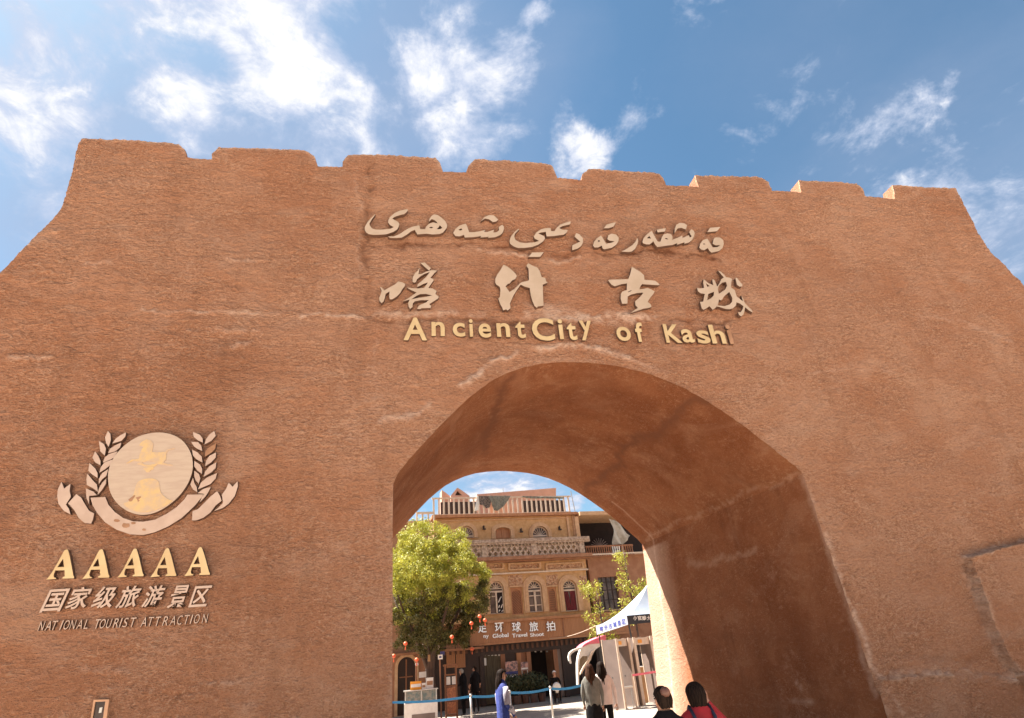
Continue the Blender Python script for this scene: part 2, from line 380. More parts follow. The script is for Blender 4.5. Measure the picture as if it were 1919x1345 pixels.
def rough_face(name, loop, region, step, m, parent, extra_back=0.):
    xs0, xs1, zs0, zs1 = region
    gx, gz = np.meshgrid(np.arange(xs0, xs1, step), np.arange(zs0, zs1, step * .8))
    pts = np.stack([gx.ravel(), gz.ravel()], 1) + (np.random.RandomState(3).rand(gx.size, 2) - .5) * step * .55
    pts = pts[inside(pts, [loop])]
    # keep away from the rim so that no slivers form
    lp = np.array(loop); from_ = []
    cell = {}
    for p in lp: cell.setdefault((int(p[0] // .1), int(p[1] // .1)), []).append(p)
    keep = np.ones(len(pts), bool)
    for i, p in enumerate(pts):
        a, b = int(p[0] // .1), int(p[1] // .1)
        for da in (-1, 0, 1):
            for db in (-1, 0, 1):
                for q in cell.get((a + da, b + db), ()):
                    if abs(q[0] - p[0]) + abs(q[1] - p[1]) < step * .6: keep[i] = False
    V2, T = cdt([loop], pts[keep])
    h, wr = relief(V2)
    me = bpy.data.meshes.new(name)
    me.from_pydata([(V2[i, 0], 8. - h[i], V2[i, 1]) for i in range(len(V2))], [], [tuple(int(a) for a in t) for t in T])
    setattr_f(me, 'wear_and_light', wr)
    return link(name, me, m, parent, True), V2, T, h
facade, FV, FT, Fh = rough_face('facade', outer, (-6.3, 13.3, .5, 10.6), .026, MUD, gate)
FB = bedges(FT)

# merlons: each stands on the wall head, its front flush with the facade
mer_px = [
    [(144, 286), (155, 262), (290, 266), (320, 268), (335, 271), (346, 279), (350, 296)],
    [(397, 299), (398, 288), (412, 277), (560, 281), (577, 284), (589, 292), (595, 310)],
    [(642, 313), (642, 302), (652, 290), (700, 289), (722, 289), (815, 296), (825, 306), (830, 323)],
    [(873, 326), (877, 314), (890, 301), (960, 303), (1020, 307), (1035, 312), (1044, 334)],
    [(1090, 338), (1091, 326), (1104, 315), (1170, 319), (1235, 323), (1244, 334), (1249, 347)],
    [(1309, 351), (1303, 327), (1370, 329), (1428, 332), (1440, 340), (1447, 357)],
    [(1501, 361), (1497, 338), (1550, 341), (1606, 344), (1616, 355), (1621, 368)],
    [(1677, 373), (1672, 347), (1730, 351), (1790, 354), (1804, 380)]]
for k, mp_ in enumerate(mer_px):
    lp = [G(*p) for p in mp_]
    lp = resample(lp, .035)
    # worn, slightly uneven tops
    zb = min(p[1] for p in lp)
    lp = [(x + .012 * noise.noise((x * 5, k, z * 5)) * (z > zb + .08), z + (.02 * noise.noise((x * 4, 3, k)) + .022 * noise.noise((x * 14, 8, k))) * (z > zb + .1)) for x, z in lp]
    # cut clockwise/ccw independent
    xs = [p[0] for p in lp]
    gx, gz = np.meshgrid(np.arange(min(xs), max(xs), .05), np.arange(zb, zb + .8, .05)); pts = np.stack([gx.ravel(), gz.ravel()], 1)
    pts = pts[inside(pts, [lp])]
    lpa = np.array(lp); pts = np.array([p for p in pts if np.min(np.abs(lpa - p).sum(1)) > .03]) if len(pts) else None
    V2, T = cdt([lp], pts); h, wr = relief(V2)
    wr = wr + .5 * np.array([max(0, 1 - min(np.hypot(*(lpa - v).T)) / .06) * (v[1] > zb + .15) for v in V2])
    n = len(V2); D = .30
    vs = [(V2[i, 0], 8. - h[i], V2[i, 1]) for i in range(n)]; fs = [tuple(int(a) for a in t) for t in T]
    be = bedges(T)
    rim = {}
    for a, b in be:
        for i in (a, b):
            if i not in rim:
                rim[i] = []
                for s_ in range(1, 7):
                    d_ = D * s_ / 6; nx = .02 * noise.noise((V2[i, 0] * 4, d_ * 5, V2[i, 1] * 4))
                    rim[i].append(len(vs)); vs.append((V2[i, 0] + nx, 8 + d_, V2[i, 1] + nx * .8))
        ra, rb = [a] + rim[a], [b] + rim[b]
        for s_ in range(6): fs.append((ra[s_ + 1], rb[s_ + 1], rb[s_], ra[s_])[::-1])
    c0 = len(vs)
    fs += [tuple(rim[int(t[j])][-1] if int(t[j]) in rim else c0 + int(t[j]) for j in (2, 1, 0)) for t in T]
    vs += [(V2[i, 0], 8 + D, V2[i, 1]) for i in range(n)]
    me = bpy.data.meshes.new('merlon'); me.from_pydata(vs, [], fs)
    setattr_f(me, 'wear_and_light', list(wr) + [-.42] * (len(vs) - n))  # merlon sides and back darkened in colour to tone down sunlit cheeks
    mo = link('merlon', me, MUD, gate, True)
    md = mo.modifiers.new('es', 'EDGE_SPLIT'); md.split_angle = R(50)

# passage lining (soffit and both jambs), flanks and back
na = len(arch); AL = resample(arch + [(arch[-1][0], -.2)], .05)
AL = []
for a, b in zip(arch[:-1], arch[1:]):
    a, b = np.array(a), np.array(b); k = max(1, int(round(np.linalg.norm(b - a) / .06))); AL += [tuple(a + (b - a) * j / k) for j in range(k)]
AL.append(arch[-1]); AL = np.array(AL); nd = 92
# the first row follows the displaced rim of the facade exactly
h0, _ = relief(AL)
tan = np.gradient(AL, axis=0); tan /= np.linalg.norm(tan, axis=1)[:, None] + 1e-9; nrm = np.stack([-tan[:, 1], tan[:, 0]], 1)  # towards the opening or away
vs = []; nA = len(AL)
for j in range(nd + 1):
    t = j / nd
    for i in range(nA):
        x, z = AL[i]; y = 8 - h0[i] * (1 - t) + THICK * t; k = min(1, t * 12) * min(1, (1 - t) * 12)
        q = (noise.noise((x * .8, y * .5, z * .8)) * .05 + noise.noise((x * 2.5, y * 1.2, z * 2.5)) * .018 + noise.noise((x * 7, y * 3, z * 7)) * .006) * k
        vs.append((x + SK * THICK * t + nrm[i, 0] * q - (.38 * t * max(0, 1 - max(z, 0) / 4.27) if x > 5 else 0), y, z + nrm[i, 1] * q))
fs = [(j * nA + i, (j + 1) * nA + i, (j + 1) * nA + i + 1, j * nA + i + 1) for j in range(nd) for i in range(nA - 1)]
me = bpy.data.meshes.new('passage_lining'); me.from_pydata(vs, [], fs)
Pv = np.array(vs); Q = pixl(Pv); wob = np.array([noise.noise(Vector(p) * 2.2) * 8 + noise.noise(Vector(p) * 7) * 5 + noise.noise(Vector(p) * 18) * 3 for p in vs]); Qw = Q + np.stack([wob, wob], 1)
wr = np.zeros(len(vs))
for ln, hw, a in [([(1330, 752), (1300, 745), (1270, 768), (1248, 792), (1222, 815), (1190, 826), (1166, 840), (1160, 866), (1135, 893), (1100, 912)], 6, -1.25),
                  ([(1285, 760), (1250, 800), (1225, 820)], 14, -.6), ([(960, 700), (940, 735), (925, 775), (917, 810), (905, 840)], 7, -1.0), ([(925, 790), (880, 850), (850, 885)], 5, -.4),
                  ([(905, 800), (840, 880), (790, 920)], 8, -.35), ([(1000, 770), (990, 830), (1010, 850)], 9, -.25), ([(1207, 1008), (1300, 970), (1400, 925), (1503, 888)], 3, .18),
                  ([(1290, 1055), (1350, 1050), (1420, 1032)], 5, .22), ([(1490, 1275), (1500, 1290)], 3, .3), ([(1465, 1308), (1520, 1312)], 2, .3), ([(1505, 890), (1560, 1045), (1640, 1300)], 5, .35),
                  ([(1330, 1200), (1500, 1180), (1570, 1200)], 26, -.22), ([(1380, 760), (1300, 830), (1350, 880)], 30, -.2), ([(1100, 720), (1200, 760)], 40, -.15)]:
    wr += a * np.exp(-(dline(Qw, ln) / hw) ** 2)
yy = np.array([v[1] for v in vs]); xx = np.array([v[0] for v in vs]); zz3 = np.array([v[2] for v in vs]); wr += .52 * np.clip((yy - 12.6) / .9, 0, 1) * (xx > 5) * (zz3 < 4.1)  # paler back of the right jamb: glaring sun put into the colour
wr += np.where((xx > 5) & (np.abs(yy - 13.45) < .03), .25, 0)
setattr_f(me, 'wear_and_light', np.clip(wr, -1, 1))
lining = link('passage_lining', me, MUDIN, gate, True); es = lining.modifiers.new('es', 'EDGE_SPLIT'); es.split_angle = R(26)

mb = MB()
for a, b in FB:   # flanks and wall head, leaving the passage open
    pa, pb = FV[a], FV[b]
    mid_ = (pa + pb) / 2
    if np.min(np.hypot(*(AL - mid_).T)) < .045 or mid_[1] < -.15: continue
    ya, yb = 8 - Fh[a], 8 - Fh[b]
    nseg = 4
    for s_ in range(nseg):
        t0, t1 = s_ / nseg, (s_ + 1) / nseg
        g_ = lambda p, y, t: (p[0] * (1 - .02 * t) + .05 * t, y + THICK * t + .0 * t, p[1])
        mb.add([g_(pb, yb, t0), g_(pa, ya, t0), g_(pa, ya, t1), g_(pb, yb, t1)], [(0, 1, 2, 3)])
backloop = resample(outline, .4)
V2, T = cdt([backloop])
mb.add([(p[0] + (SK * THICK if (-.6 < p[0] < 6.8 and p[1] < 6.4) else .05 - .02 * p[0]), 8 + THICK, p[1]) for p in V2], [tuple(int(a) for a in t[::-1]) for t in T])
mb.build('wall_mass', MUD, gate)

# ---------------------------------------------------------------- lettering on the gate
def traced(parent, name, ox, oy, s, loops, fr=GATE, d0=.015, d1=.085, m=None, label=None, side=EDGE):
    mb = MB(); L2 = [[fr.px(ox + x / s, oy + y / s, d1) for x, y in lp] for lp in loops]
    plate(mb, fr, L2, d0, d1, 0, 1)
    o = mb.build(name, [m or BRONZE, side], parent)
    if label: o['label'] = label
    return o
_gl = {}
def glyph(parent, ch, x0, x1, y0, y1, fr=GATE, d0=.015, d1=.075, shear=0., bold=0., m=None, name='letter', side=EDGE, sq=None):
    key = (ch, bold, round(shear, 2))
    if key not in _gl:
        cu = bpy.data.curves.new('glyph', 'FONT'); cu.body = ch; cu.size = 1; cu.offset = bold; cu.extrude = .5; cu.resolution_u = 4
        ob = bpy.data.objects.new('glyph', cu); me = ob.to_mesh()
        v = np.array([tuple(p.co) for p in me.vertices]); f = [tuple(p.vertices) for p in me.polygons]; nz_ = [abs(p.normal.z) > .5 for p in me.polygons]
        ob.to_mesh_clear(); bpy.data.objects.remove(ob); v[:, 0] += shear * v[:, 1]
        _gl[key] = (v, f, nz_)
    v, f, nz_ = _gl[key]
    ub, zb = fr.px((x0 + x1) / 2, y1, d1); ut, zt = fr.px((x0 + x1) / 2, y0, d1)
    ym = (y0 + y1) / 2; ul = fr.px(x0, ym, d1)[0]; ur = fr.px(x1, ym, d1)[0]
    lo = v.min(0); hi = v.max(0); mb = MB()
    vs = []
    for p in v:
        a = (p[0] - lo[0]) / (hi[0] - lo[0]); b = (p[1] - lo[1]) / (hi[1] - lo[1]); c = p[2] + .5
        vs.append(fr.P(ul + a * (ur - ul), zb + b * (zt - zb), d0 + c * (d1 - d0)))
    mb.add(vs, f); mb.mi = [0 if z else 1 for z in nz_]
    return mb.build(name, [m or BRONZE, side], parent)

def signroot(name, px, py, label, cat='lettering', fr=GATE):
    u, z = fr.px(px, py); return empty(name, fr.P(u, z, 0), label, cat)
uy = signroot('uyghur_lettering', 1020, 440, 'flowing cream Uyghur script mounted high under the battlements of the gate', 'lettering')
A1 = (680, 380, 6.853); A2 = (940, 390, 8.723); A3 = (1150, 390, 8.723)
for a, lps in [
    (A1, [[(163, 145), (150, 150), (105, 195), (60, 245), (25, 310), (27, 350), (45, 380), (75, 400), (130, 410), (200, 410), (300, 403), (385, 375), (435, 345), (460, 310), (468, 270), (455, 245), (420, 225), (380, 203), (400, 183), (440, 167), (490, 152), (530, 145), (560, 120), (580, 95), (570, 78), (530, 88), (470, 100), (410, 130), (350, 180), (328, 220), (325, 250), (350, 285), (400, 310), (350, 333), (250, 343), (170, 343), (120, 328), (92, 295), (85, 265), (110, 220), (140, 175)]]),
    (A1, [[(318, 432), (400, 430), (470, 402), (520, 368), (570, 335), (640, 305), (690, 295), (725, 287), (737, 335), (800, 337), (812, 305), (850, 268), (905, 248), (962, 265), (945, 240), (915, 218), (885, 207), (848, 242), (855, 205), (885, 165), (915, 147), (960, 155), (1010, 190), (1060, 235), (1083, 285), (1078, 320), (1030, 380), (985, 400), (890, 405), (820, 395), (700, 405), (680, 370), (668, 345), (620, 365), (560, 410), (500, 445), (430, 450), (360, 448)], [(850, 318), (875, 305), (905, 315), (880, 327)], [(988, 285), (1022, 320), (995, 335), (950, 338), (975, 310)]]),
    (A1, [[(1160, 385), (1190, 335), (1240, 290), (1320, 265), (1340, 300), (1365, 375), (1440, 375), (1520, 360), (1575, 345), (1560, 372), (1600, 372), (1685, 345), (1675, 380), (1720, 375), (1750, 350), (1745, 310), (1790, 280), (1812, 305), (1810, 345), (1795, 385), (1760, 415), (1700, 440), (1605, 450), (1620, 435), (1510, 445), (1520, 425), (1420, 440), (1310, 445), (1300, 410), (1240, 430), (1190, 425)], [(1225, 345), (1265, 325), (1278, 345), (1250, 355)]]),
    (A1, [[(1515, 235), (1560, 185), (1620, 155), (1680, 158), (1740, 215), (1710, 240), (1670, 245), (1620, 210), (1570, 200)]]),
    (A2, [[(290, 340), (275, 335), (210, 390), (155, 460), (130, 530), (140, 580), (200, 625), (270, 650), (380, 648), (500, 632), (600, 595), (680, 540), (712, 490), (695, 455), (600, 412), (640, 395), (725, 385), (735, 460), (850, 455), (1020, 430), (1065, 395), (1083, 352), (1000, 350), (940, 322), (1000, 290), (1120, 262), (1130, 212), (1080, 225), (960, 265), (900, 320), (865, 375), (810, 372), (800, 322), (720, 325), (640, 345), (570, 395), (527, 460), (540, 495), (615, 535), (540, 555), (400, 570), (300, 558), (230, 520), (208, 470), (215, 420)]]),
    (A2, [[(440, 795), (500, 725), (690, 718), (630, 795)]]),
    (A2, [[(1220, 405), (1270, 425), (1330, 490), (1330, 560), (1300, 620), (1240, 660), (1155, 685), (1155, 605), (1190, 590), (1285, 545), (1195, 465)]]),
    (A2, [[(1495, 610), (1510, 550), (1560, 490), (1625, 445), (1650, 480), (1710, 578), (1790, 565), (1850, 540), (1770, 530), (1728, 505), (1745, 440), (1800, 415), (1870, 430), (1915, 480), (1910, 540), (1870, 600), (1800, 645), (1680, 672), (1655, 660), (1635, 610), (1580, 640), (1520, 640)], [(1570, 538), (1595, 518), (1612, 540), (1585, 548)]]),
    (A2, [[(1670, 328), (1720, 265), (1870, 225), (1830, 300), (1750, 325)]]),
    (A3, [[(385, 485), (400, 520), (392, 580), (350, 665), (300, 705), (240, 715), (130, 708), (220, 660), (310, 600), (360, 540)]]),
    (A3, [[(470, 550), (490, 485), (550, 420), (620, 370), (650, 420), (720, 545), (765, 545), (790, 470), (820, 425), (880, 410), (940, 425), (962, 470), (958, 515), (1040, 485), (1120, 445), (1125, 485), (1230, 440), (1245, 480), (1275, 460), (1235, 390), (1270, 340), (1310, 370), (1325, 410), (1310, 470), (1270, 530), (1230, 560), (1155, 580), (1160, 555), (1030, 598), (1045, 568), (960, 600), (860, 612), (715, 635), (680, 595), (650, 540), (590, 590), (530, 590), (480, 570)], [(540, 490), (585, 452), (610, 495)], [(835, 490), (870, 488), (895, 510), (850, 505)]]),
    (A3, [[(705, 350), (765, 340), (850, 325), (840, 380), (720, 392)]]),
    (A3, [[(995, 405), (1000, 330), (1025, 270), (1080, 238), (1150, 245), (1200, 275), (1180, 348), (1110, 320), (1045, 330)]]),
    (A3, [[(1400, 640), (1415, 580), (1460, 520), (1530, 497), (1560, 540), (1620, 640), (1700, 632), (1745, 600), (1670, 605), (1618, 580), (1635, 500), (1670, 475), (1740, 480), (1790, 520), (1800, 580), (1780, 650), (1720, 700), (1600, 725), (1570, 700), (1540, 650), (1480, 685), (1430, 675)], [(1455, 582), (1480, 575), (1505, 588), (1475, 592)]]),
    (A3, [[(1530, 390), (1575, 320), (1745, 305), (1690, 375)]])]:
    traced(uy, 'letter', *a, lps)
zh = signroot('brush_lettering', 1060, 545, 'four big cream Chinese brush characters in the middle row above the arch')
for a, lps in [
    ((700, 480, 11.207), [[(135, 640), (165, 650), (230, 715), (360, 640), (440, 600), (520, 528), (600, 545), (665, 580), (660, 620), (600, 700), (560, 770), (480, 850), (390, 905), (345, 905), (330, 850), (335, 740), (255, 785), (240, 870), (210, 950), (165, 985), (125, 930), (120, 870), (160, 780), (170, 720)]]),
    ((700, 480, 11.207), [[(985, 140), (1075, 130), (1205, 250), (1165, 300)]]),
    ((700, 480, 11.207), [[(970, 235), (945, 375), (1010, 370), (1100, 325), (1220, 290), (1340, 300), (1280, 350), (1195, 450), (1250, 475), (1265, 500), (1210, 580), (1150, 665), (1240, 675), (1325, 730), (1300, 790), (1375, 855), (1350, 890), (1170, 1005), (1210, 1040), (1200, 1085), (1010, 1090), (980, 1110), (915, 1105), (950, 1040), (1000, 1010), (1100, 970), (1165, 920), (1000, 920), (870, 945), (825, 990), (820, 1060), (770, 1105), (740, 1060), (725, 985), (760, 910), (620, 945), (720, 890), (905, 760), (780, 705), (700, 655), (800, 670), (930, 675), (1065, 660), (1145, 550), (1060, 575), (920, 645), (925, 590), (1010, 520), (1100, 440), (1185, 330), (1080, 365), (990, 415), (910, 485), (895, 540), (850, 555), (820, 530), (825, 440), (870, 360), (930, 300)], [(795, 905), (900, 830), (980, 795), (1100, 790), (1230, 822), (1100, 850), (900, 880)]]),
    ((920, 480, 11.208), [[(265, 175), (350, 220), (430, 280), (500, 345), (545, 415), (510, 480), (440, 510), (395, 570), (360, 575), (308, 630), (390, 750), (500, 680), (620, 560), (650, 545), (790, 510), (800, 480), (790, 260), (745, 200), (785, 145), (860, 190), (980, 240), (1030, 320), (1065, 435), (1140, 455), (1160, 530), (1195, 550), (1090, 595), (1095, 800), (1105, 1035), (1060, 1045), (980, 1055), (970, 1085), (920, 1045), (880, 960), (840, 830), (815, 665), (720, 640), (625, 595), (530, 730), (470, 830), (400, 990), (410, 1090), (350, 1140), (320, 1115), (255, 1135), (240, 1080), (200, 1010), (155, 890), (190, 850), (200, 700), (185, 640), (110, 590), (90, 540), (95, 470), (130, 390), (200, 290)]]),
    ((1130, 490, 12.225), [[(660, 115), (740, 165), (850, 230), (940, 310), (950, 415), (1090, 425), (1200, 440), (1300, 525), (1270, 540), (1100, 530), (900, 515), (860, 560), (835, 635), (920, 625), (1020, 600), (1100, 635), (1185, 685), (1140, 760), (1080, 830), (1025, 920), (1100, 985), (1110, 1040), (1040, 1060), (920, 1080), (780, 1130), (640, 1175), (720, 1110), (800, 1060), (745, 1000), (735, 910), (830, 830), (890, 760), (925, 710), (780, 720), (640, 755), (565, 800), (560, 960), (440, 965), (405, 850), (410, 740), (445, 685), (545, 650), (550, 500), (430, 515), (270, 565), (200, 530), (120, 435), (140, 415), (580, 400), (620, 300), (645, 200)], [(565, 692), (655, 652), (650, 672), (580, 702)]]),
    ((1300, 490, 12.225), [[(75, 600), (130, 615), (240, 600), (220, 490), (225, 400), (260, 430), (330, 490), (450, 540), (430, 450), (430, 395), (480, 430), (540, 570), (600, 480), (625, 410), (690, 360), (555, 205), (620, 230), (700, 300), (740, 355), (830, 370), (880, 400), (860, 480), (855, 590), (940, 650), (985, 800), (1130, 910), (1090, 770), (1130, 840), (1175, 960), (1260, 1040), (1340, 1120), (1350, 1165), (1270, 1120), (1180, 1045), (1165, 1120), (1140, 1210), (1085, 1255), (1040, 1220), (1015, 1165), (1080, 1155), (1120, 1090), (1140, 1020), (1060, 960), (980, 930), (970, 1000), (900, 1070), (820, 1090), (740, 1085), (620, 1050), (530, 1025), (490, 1065), (435, 1105), (400, 1060), (360, 1020), (290, 1070), (225, 1105), (185, 1070), (165, 1000), (145, 920), (220, 915), (235, 830), (255, 740), (160, 725), (100, 680)],
        [(280, 495), (370, 560), (310, 575)], [(335, 740), (465, 690), (460, 770), (400, 840), (310, 885)], [(555, 620), (580, 550), (650, 480), (740, 465), (765, 550), (720, 640), (650, 690), (575, 735)], [(545, 1000), (568, 940), (578, 860), (610, 885), (650, 870), (700, 790), (815, 695), (850, 760), (885, 840), (880, 920), (820, 985), (700, 1020)]]),
    ((1300, 490, 12.225), [[(955, 375), (990, 370), (1050, 450), (1120, 530), (1105, 570), (1050, 570), (990, 530), (975, 460)]])]:
    traced(zh, 'letter', *a, lps)
en = signroot('english_lettering', 1070, 625, 'gold latin lettering Ancient City of Kashi just above the arch')
s6 = lambda v, o: o + v / 4.3378
for ch, o, x0, x1, y0, y1 in [('A', 660, 418, 608, 975, 1160), ('n', 660, 645, 752, 1010, 1125), ('c', 660, 818, 918, 1018, 1130), ('i', 660, 952, 982, 988, 1130), ('e', 660, 1028, 1130, 1023, 1138), ('n', 660, 1175, 1282, 1020, 1132), ('t', 660, 1328, 1408, 1005, 1142), ('C', 660, 1462, 1642, 980, 1162), ('i', 660, 1678, 1714, 988, 1150),
                              ('t', 1020, 185, 262, 1015, 1158), ('y', 1020, 292, 390, 1000, 1160), ('o', 1020, 588, 702, 1050, 1165), ('f', 1020, 742, 804, 1015, 1172), ('K', 1020, 978, 1108, 1030, 1180), ('a', 1020, 1118, 1216, 1070, 1178), ('s', 1020, 1242, 1345, 1080, 1186), ('h', 1020, 1350, 1465, 1035, 1186), ('i', 1020, 1490, 1524, 1035, 1190)]:
    last = (ch == 'i' and x0 == 1490)
    o_ = glyph(en, ch, s6(x0, o), s6(x1, o), s6(y0, 370), s6(y1, 370), bold=.022, m=RUST if last else GOLD, d1=.07)
    if last: o_['label'] = 'tarnished last letter i'

emb = signroot('tourism_emblem', 275, 905, 'round cream emblem with gold galloping horse, laurel leaves and ribbon, left of the arch', 'emblem')
DZ = (200, 800, 7.912)
disc = [(15, 740), (30, 620), (70, 510), (140, 400), (240, 290), (370, 190), (500, 125), (640, 90), (780, 78), (900, 90), (1020, 130), (1120, 195), (1200, 290), (1255, 400), (1278, 520), (1275, 640), (1230, 790), (1150, 930), (1050, 1050), (920, 1160), (790, 1240), (660, 1290), (540, 1305), (420, 1290), (300, 1245), (180, 1160), (90, 1050), (35, 920)]
def smooth(lp, it=2):
    for _ in range(it):
        o = []
        for i in range(len(lp)):
            a = np.array(lp[i], float); b = np.array(lp[(i + 1) % len(lp)], float); o += [tuple(a * .75 + b * .25), tuple(a * .25 + b * .75)]
        lp = o
    return lp
dm = mat('disc_metal', (.53, .395, .28), (.48, .345, .245), 5, .4, metal=.2, stretch=(1, 1, 6))
traced(emb, 'disc', *DZ, [smooth(disc)], d0=.02, d1=.10, m=dm)
gm = mat('worn_gold_leaf', (.66, .44, .19), (.55, .38, .24), 9, .4, metal=.25)
traced(emb, 'horse_relief', *DZ, [[(480, 270), (520, 220), (590, 180), (650, 195), (690, 240), (685, 300), (670, 370), (760, 375), (870, 365), (900, 325), (1010, 315), (915, 345), (880, 400), (880, 480), (840, 530), (980, 565), (880, 562), (760, 545), (700, 590), (600, 590), (540, 572), (450, 545), (500, 515), (400, 497), (290, 540), (380, 478), (480, 470), (490, 400), (520, 330), (550, 290)], [(520, 525), (600, 500), (700, 515), (730, 540), (640, 560), (550, 555)]], d0=.10, d1=.106, m=gm, side=gm)
traced(emb, 'tower_relief', *DZ, [smooth([(230, 1130), (330, 1110), (400, 1010), (430, 870), (470, 800), (570, 765), (690, 760), (760, 790), (785, 860), (790, 950), (830, 1010), (920, 1080), (990, 1085), (900, 1150), (790, 1210), (660, 1250), (540, 1265), (420, 1250), (320, 1205)], 1)], d0=.10, d1=.106, m=gm, side=gm)
traced(emb, 'engraving', *DZ, [[(320, 1075), (405, 1010), (425, 1015), (370, 1100), (340, 1105)]], d0=.10, d1=.109, m=RUST, side=RUST)
traced(emb, 'engraving', *DZ, [[(430, 1045), (500, 1025), (510, 1040), (470, 1075), (490, 1090), (460, 1110), (455, 1080)]], d0=.10, d1=.109, m=RUST, side=RUST)
traced(emb, 'bird_relief', *DZ, [[(540, 615), (600, 590), (690, 595), (700, 615), (650, 640), (630, 665), (590, 668), (570, 640)]], d0=.10, d1=.106, m=gm, side=gm)
for lp in [[(687, 105), (715, 140), (720, 210), (695, 290), (665, 240), (653, 180)], [(895, 122), (885, 170), (840, 220), (735, 250), (775, 195), (830, 155)], [(583, 220), (640, 255), (665, 310), (650, 388), (600, 340)], [(840, 240), (825, 295), (770, 340), (688, 362), (710, 310), (780, 265)],
           [(540, 340), (575, 390), (602, 450), (600, 500), (540, 465), (508, 410)], [(798, 338), (760, 410), (700, 440), (628, 470), (650, 410), (700, 370)], [(475, 472), (540, 535), (568, 590), (568, 645), (500, 600), (462, 560)], [(740, 432), (715, 495), (660, 540), (588, 585), (605, 520), (650, 465)],
           [(452, 595), (510, 670), (560, 720), (572, 805), (520, 765), (445, 725), (440, 660)], [(690, 542), (670, 620), (620, 660), (582, 715), (585, 650), (620, 590)], [(668, 650), (665, 710), (620, 780), (568, 840), (585, 760), (620, 700)], [(435, 765), (520, 800), (560, 842), (470, 850), (472, 950), (440, 870)]]:
    traced(emb, 'laurel_leaf', 90, 790, 6.115, [lp], m=PALEM)
for k, lp in enumerate([[(560, 118), (640, 150), (670, 190), (675, 240), (620, 215), (570, 175)], [(805, 107), (822, 160), (770, 220), (692, 262), (710, 200), (750, 145)], [(540, 230), (620, 235), (655, 275), (668, 335), (610, 310), (570, 280)], [(825, 250), (815, 310), (770, 355), (700, 400), (700, 340), (740, 295)],
           [(550, 320), (610, 350), (660, 400), (670, 468), (600, 430), (560, 385)], [(825, 352), (820, 410), (770, 465), (700, 510), (710, 450), (750, 390)], [(575, 448), (640, 490), (665, 535), (665, 600), (610, 560), (575, 510)], [(828, 465), (820, 530), (770, 580), (682, 632), (700, 570), (750, 510)],
           [(575, 560), (630, 600), (645, 650), (625, 712), (590, 670), (575, 620)], [(836, 588), (820, 650), (760, 715), (700, 740), (620, 775), (650, 700), (720, 640)], [(561, 640), (575, 700), (605, 750), (610, 810), (560, 775), (530, 720)], [(765, 748), (740, 800), (700, 860), (635, 928), (680, 825), (612, 820), (680, 770)]]):
    o_ = traced(emb, 'laurel_leaf', 270, 790, 6.115, [lp], m=RUST if k == 3 else PALEM)
    if k == 3: o_['label'] = 'rust-brown laurel leaf'
for ox, lp in [(90, [(155, 688), (185, 765), (258, 712), (248, 790), (262, 860), (205, 950), (240, 1000), (258, 1062), (180, 1020), (120, 940), (105, 850), (115, 770)]), (90, [(325, 830), (380, 870), (420, 940), (470, 1020), (528, 1052), (515, 1120), (495, 1168), (420, 1160), (350, 1100), (300, 1010), (230, 935)]),
               (270, [(838, 797), (870, 850), (888, 905), (820, 960), (760, 1040), (680, 1100), (600, 1130), (550, 1132), (555, 1025), (620, 1000), (700, 920), (770, 850)]), (270, [(970, 700), (1015, 745), (1072, 682), (1075, 740), (1040, 850), (970, 940), (900, 990), (800, 1025), (850, 985), (905, 930), (892, 835), (940, 770)])]:
    traced(emb, 'ribbon_end', ox, 790, 6.115, [lp], m=PALEM)
traced(emb, 'ribbon', 50, 780, 3.2024, [[(383, 488), (472, 484), (490, 530), (530, 575), (580, 610), (640, 630), (700, 632), (770, 620), (840, 585), (900, 545), (945, 500), (965, 470), (1065, 468), (1010, 535), (930, 610), (850, 660), (770, 695), (700, 712), (620, 708), (540, 680), (470, 635), (420, 575), (395, 530)]], m=PALEM)
for x, y, r in [(594, 655, 22), (540, 625, 16), (640, 640, 12), (705, 680, 10)]:
    traced(emb, 'rust_spot', 50, 780, 3.2024, [[(x + r * (1 + .4 * random.random()) * math.cos(a), y + r * .7 * (.7 + .6 * random.random()) * math.sin(a)) for a in [i * .698 for i in range(9)]]], d0=.085, d1=.088, m=RUST, side=RUST)

aa = signroot('grade_lettering', 245, 1060, 'row of five large gold italic capital A under the emblem')
AO = [(320, 92), (337, 93), (350, 105), (375, 200), (400, 330), (425, 470), (440, 500), (430, 520), (265, 523), (270, 500), (300, 490), (298, 400), (160, 402), (135, 470), (140, 505), (175, 515), (165, 528), (25, 540), (70, 490), (130, 400), (215, 250), (280, 130), (300, 100)]
AH = [(275, 228), (290, 350), (190, 355), (235, 285)]
ap0 = np.array(GATE.px(90 + 320 / 7.911, 1020 + 92 / 7.911)); toplane = lambda p: np.array(GATE.px(90 + p[0] / 7.911, 1020 + p[1] / 7.911))
h0_ = ap0[1] - toplane((320, 530))[1]
for k, (ax, ay, by) in enumerate([(130.4, 1031.6, 1086.5), (194.9, 1031.1, 1085), (257.7, 1030, 1082.5), (317.4, 1029.1, 1082), (378.7, 1027.3, 1080)]):
    a = np.array(GATE.px(ax, ay)); b = GATE.px(ax, by)[1]; kx = (a[1] - b) / h0_
    mb = MB(); plate(mb, GATE, [[tuple(a + (toplane(p) - ap0) * kx) for p in lp] for lp in (AO, AH)], .015, .08, 0, 1)
    mb.build('letter', [GOLD, EDGE], aa)
zs = signroot('scenic_area_lettering', 240, 1122, 'slanted pale Chinese characters between the gold capitals and the small English line')
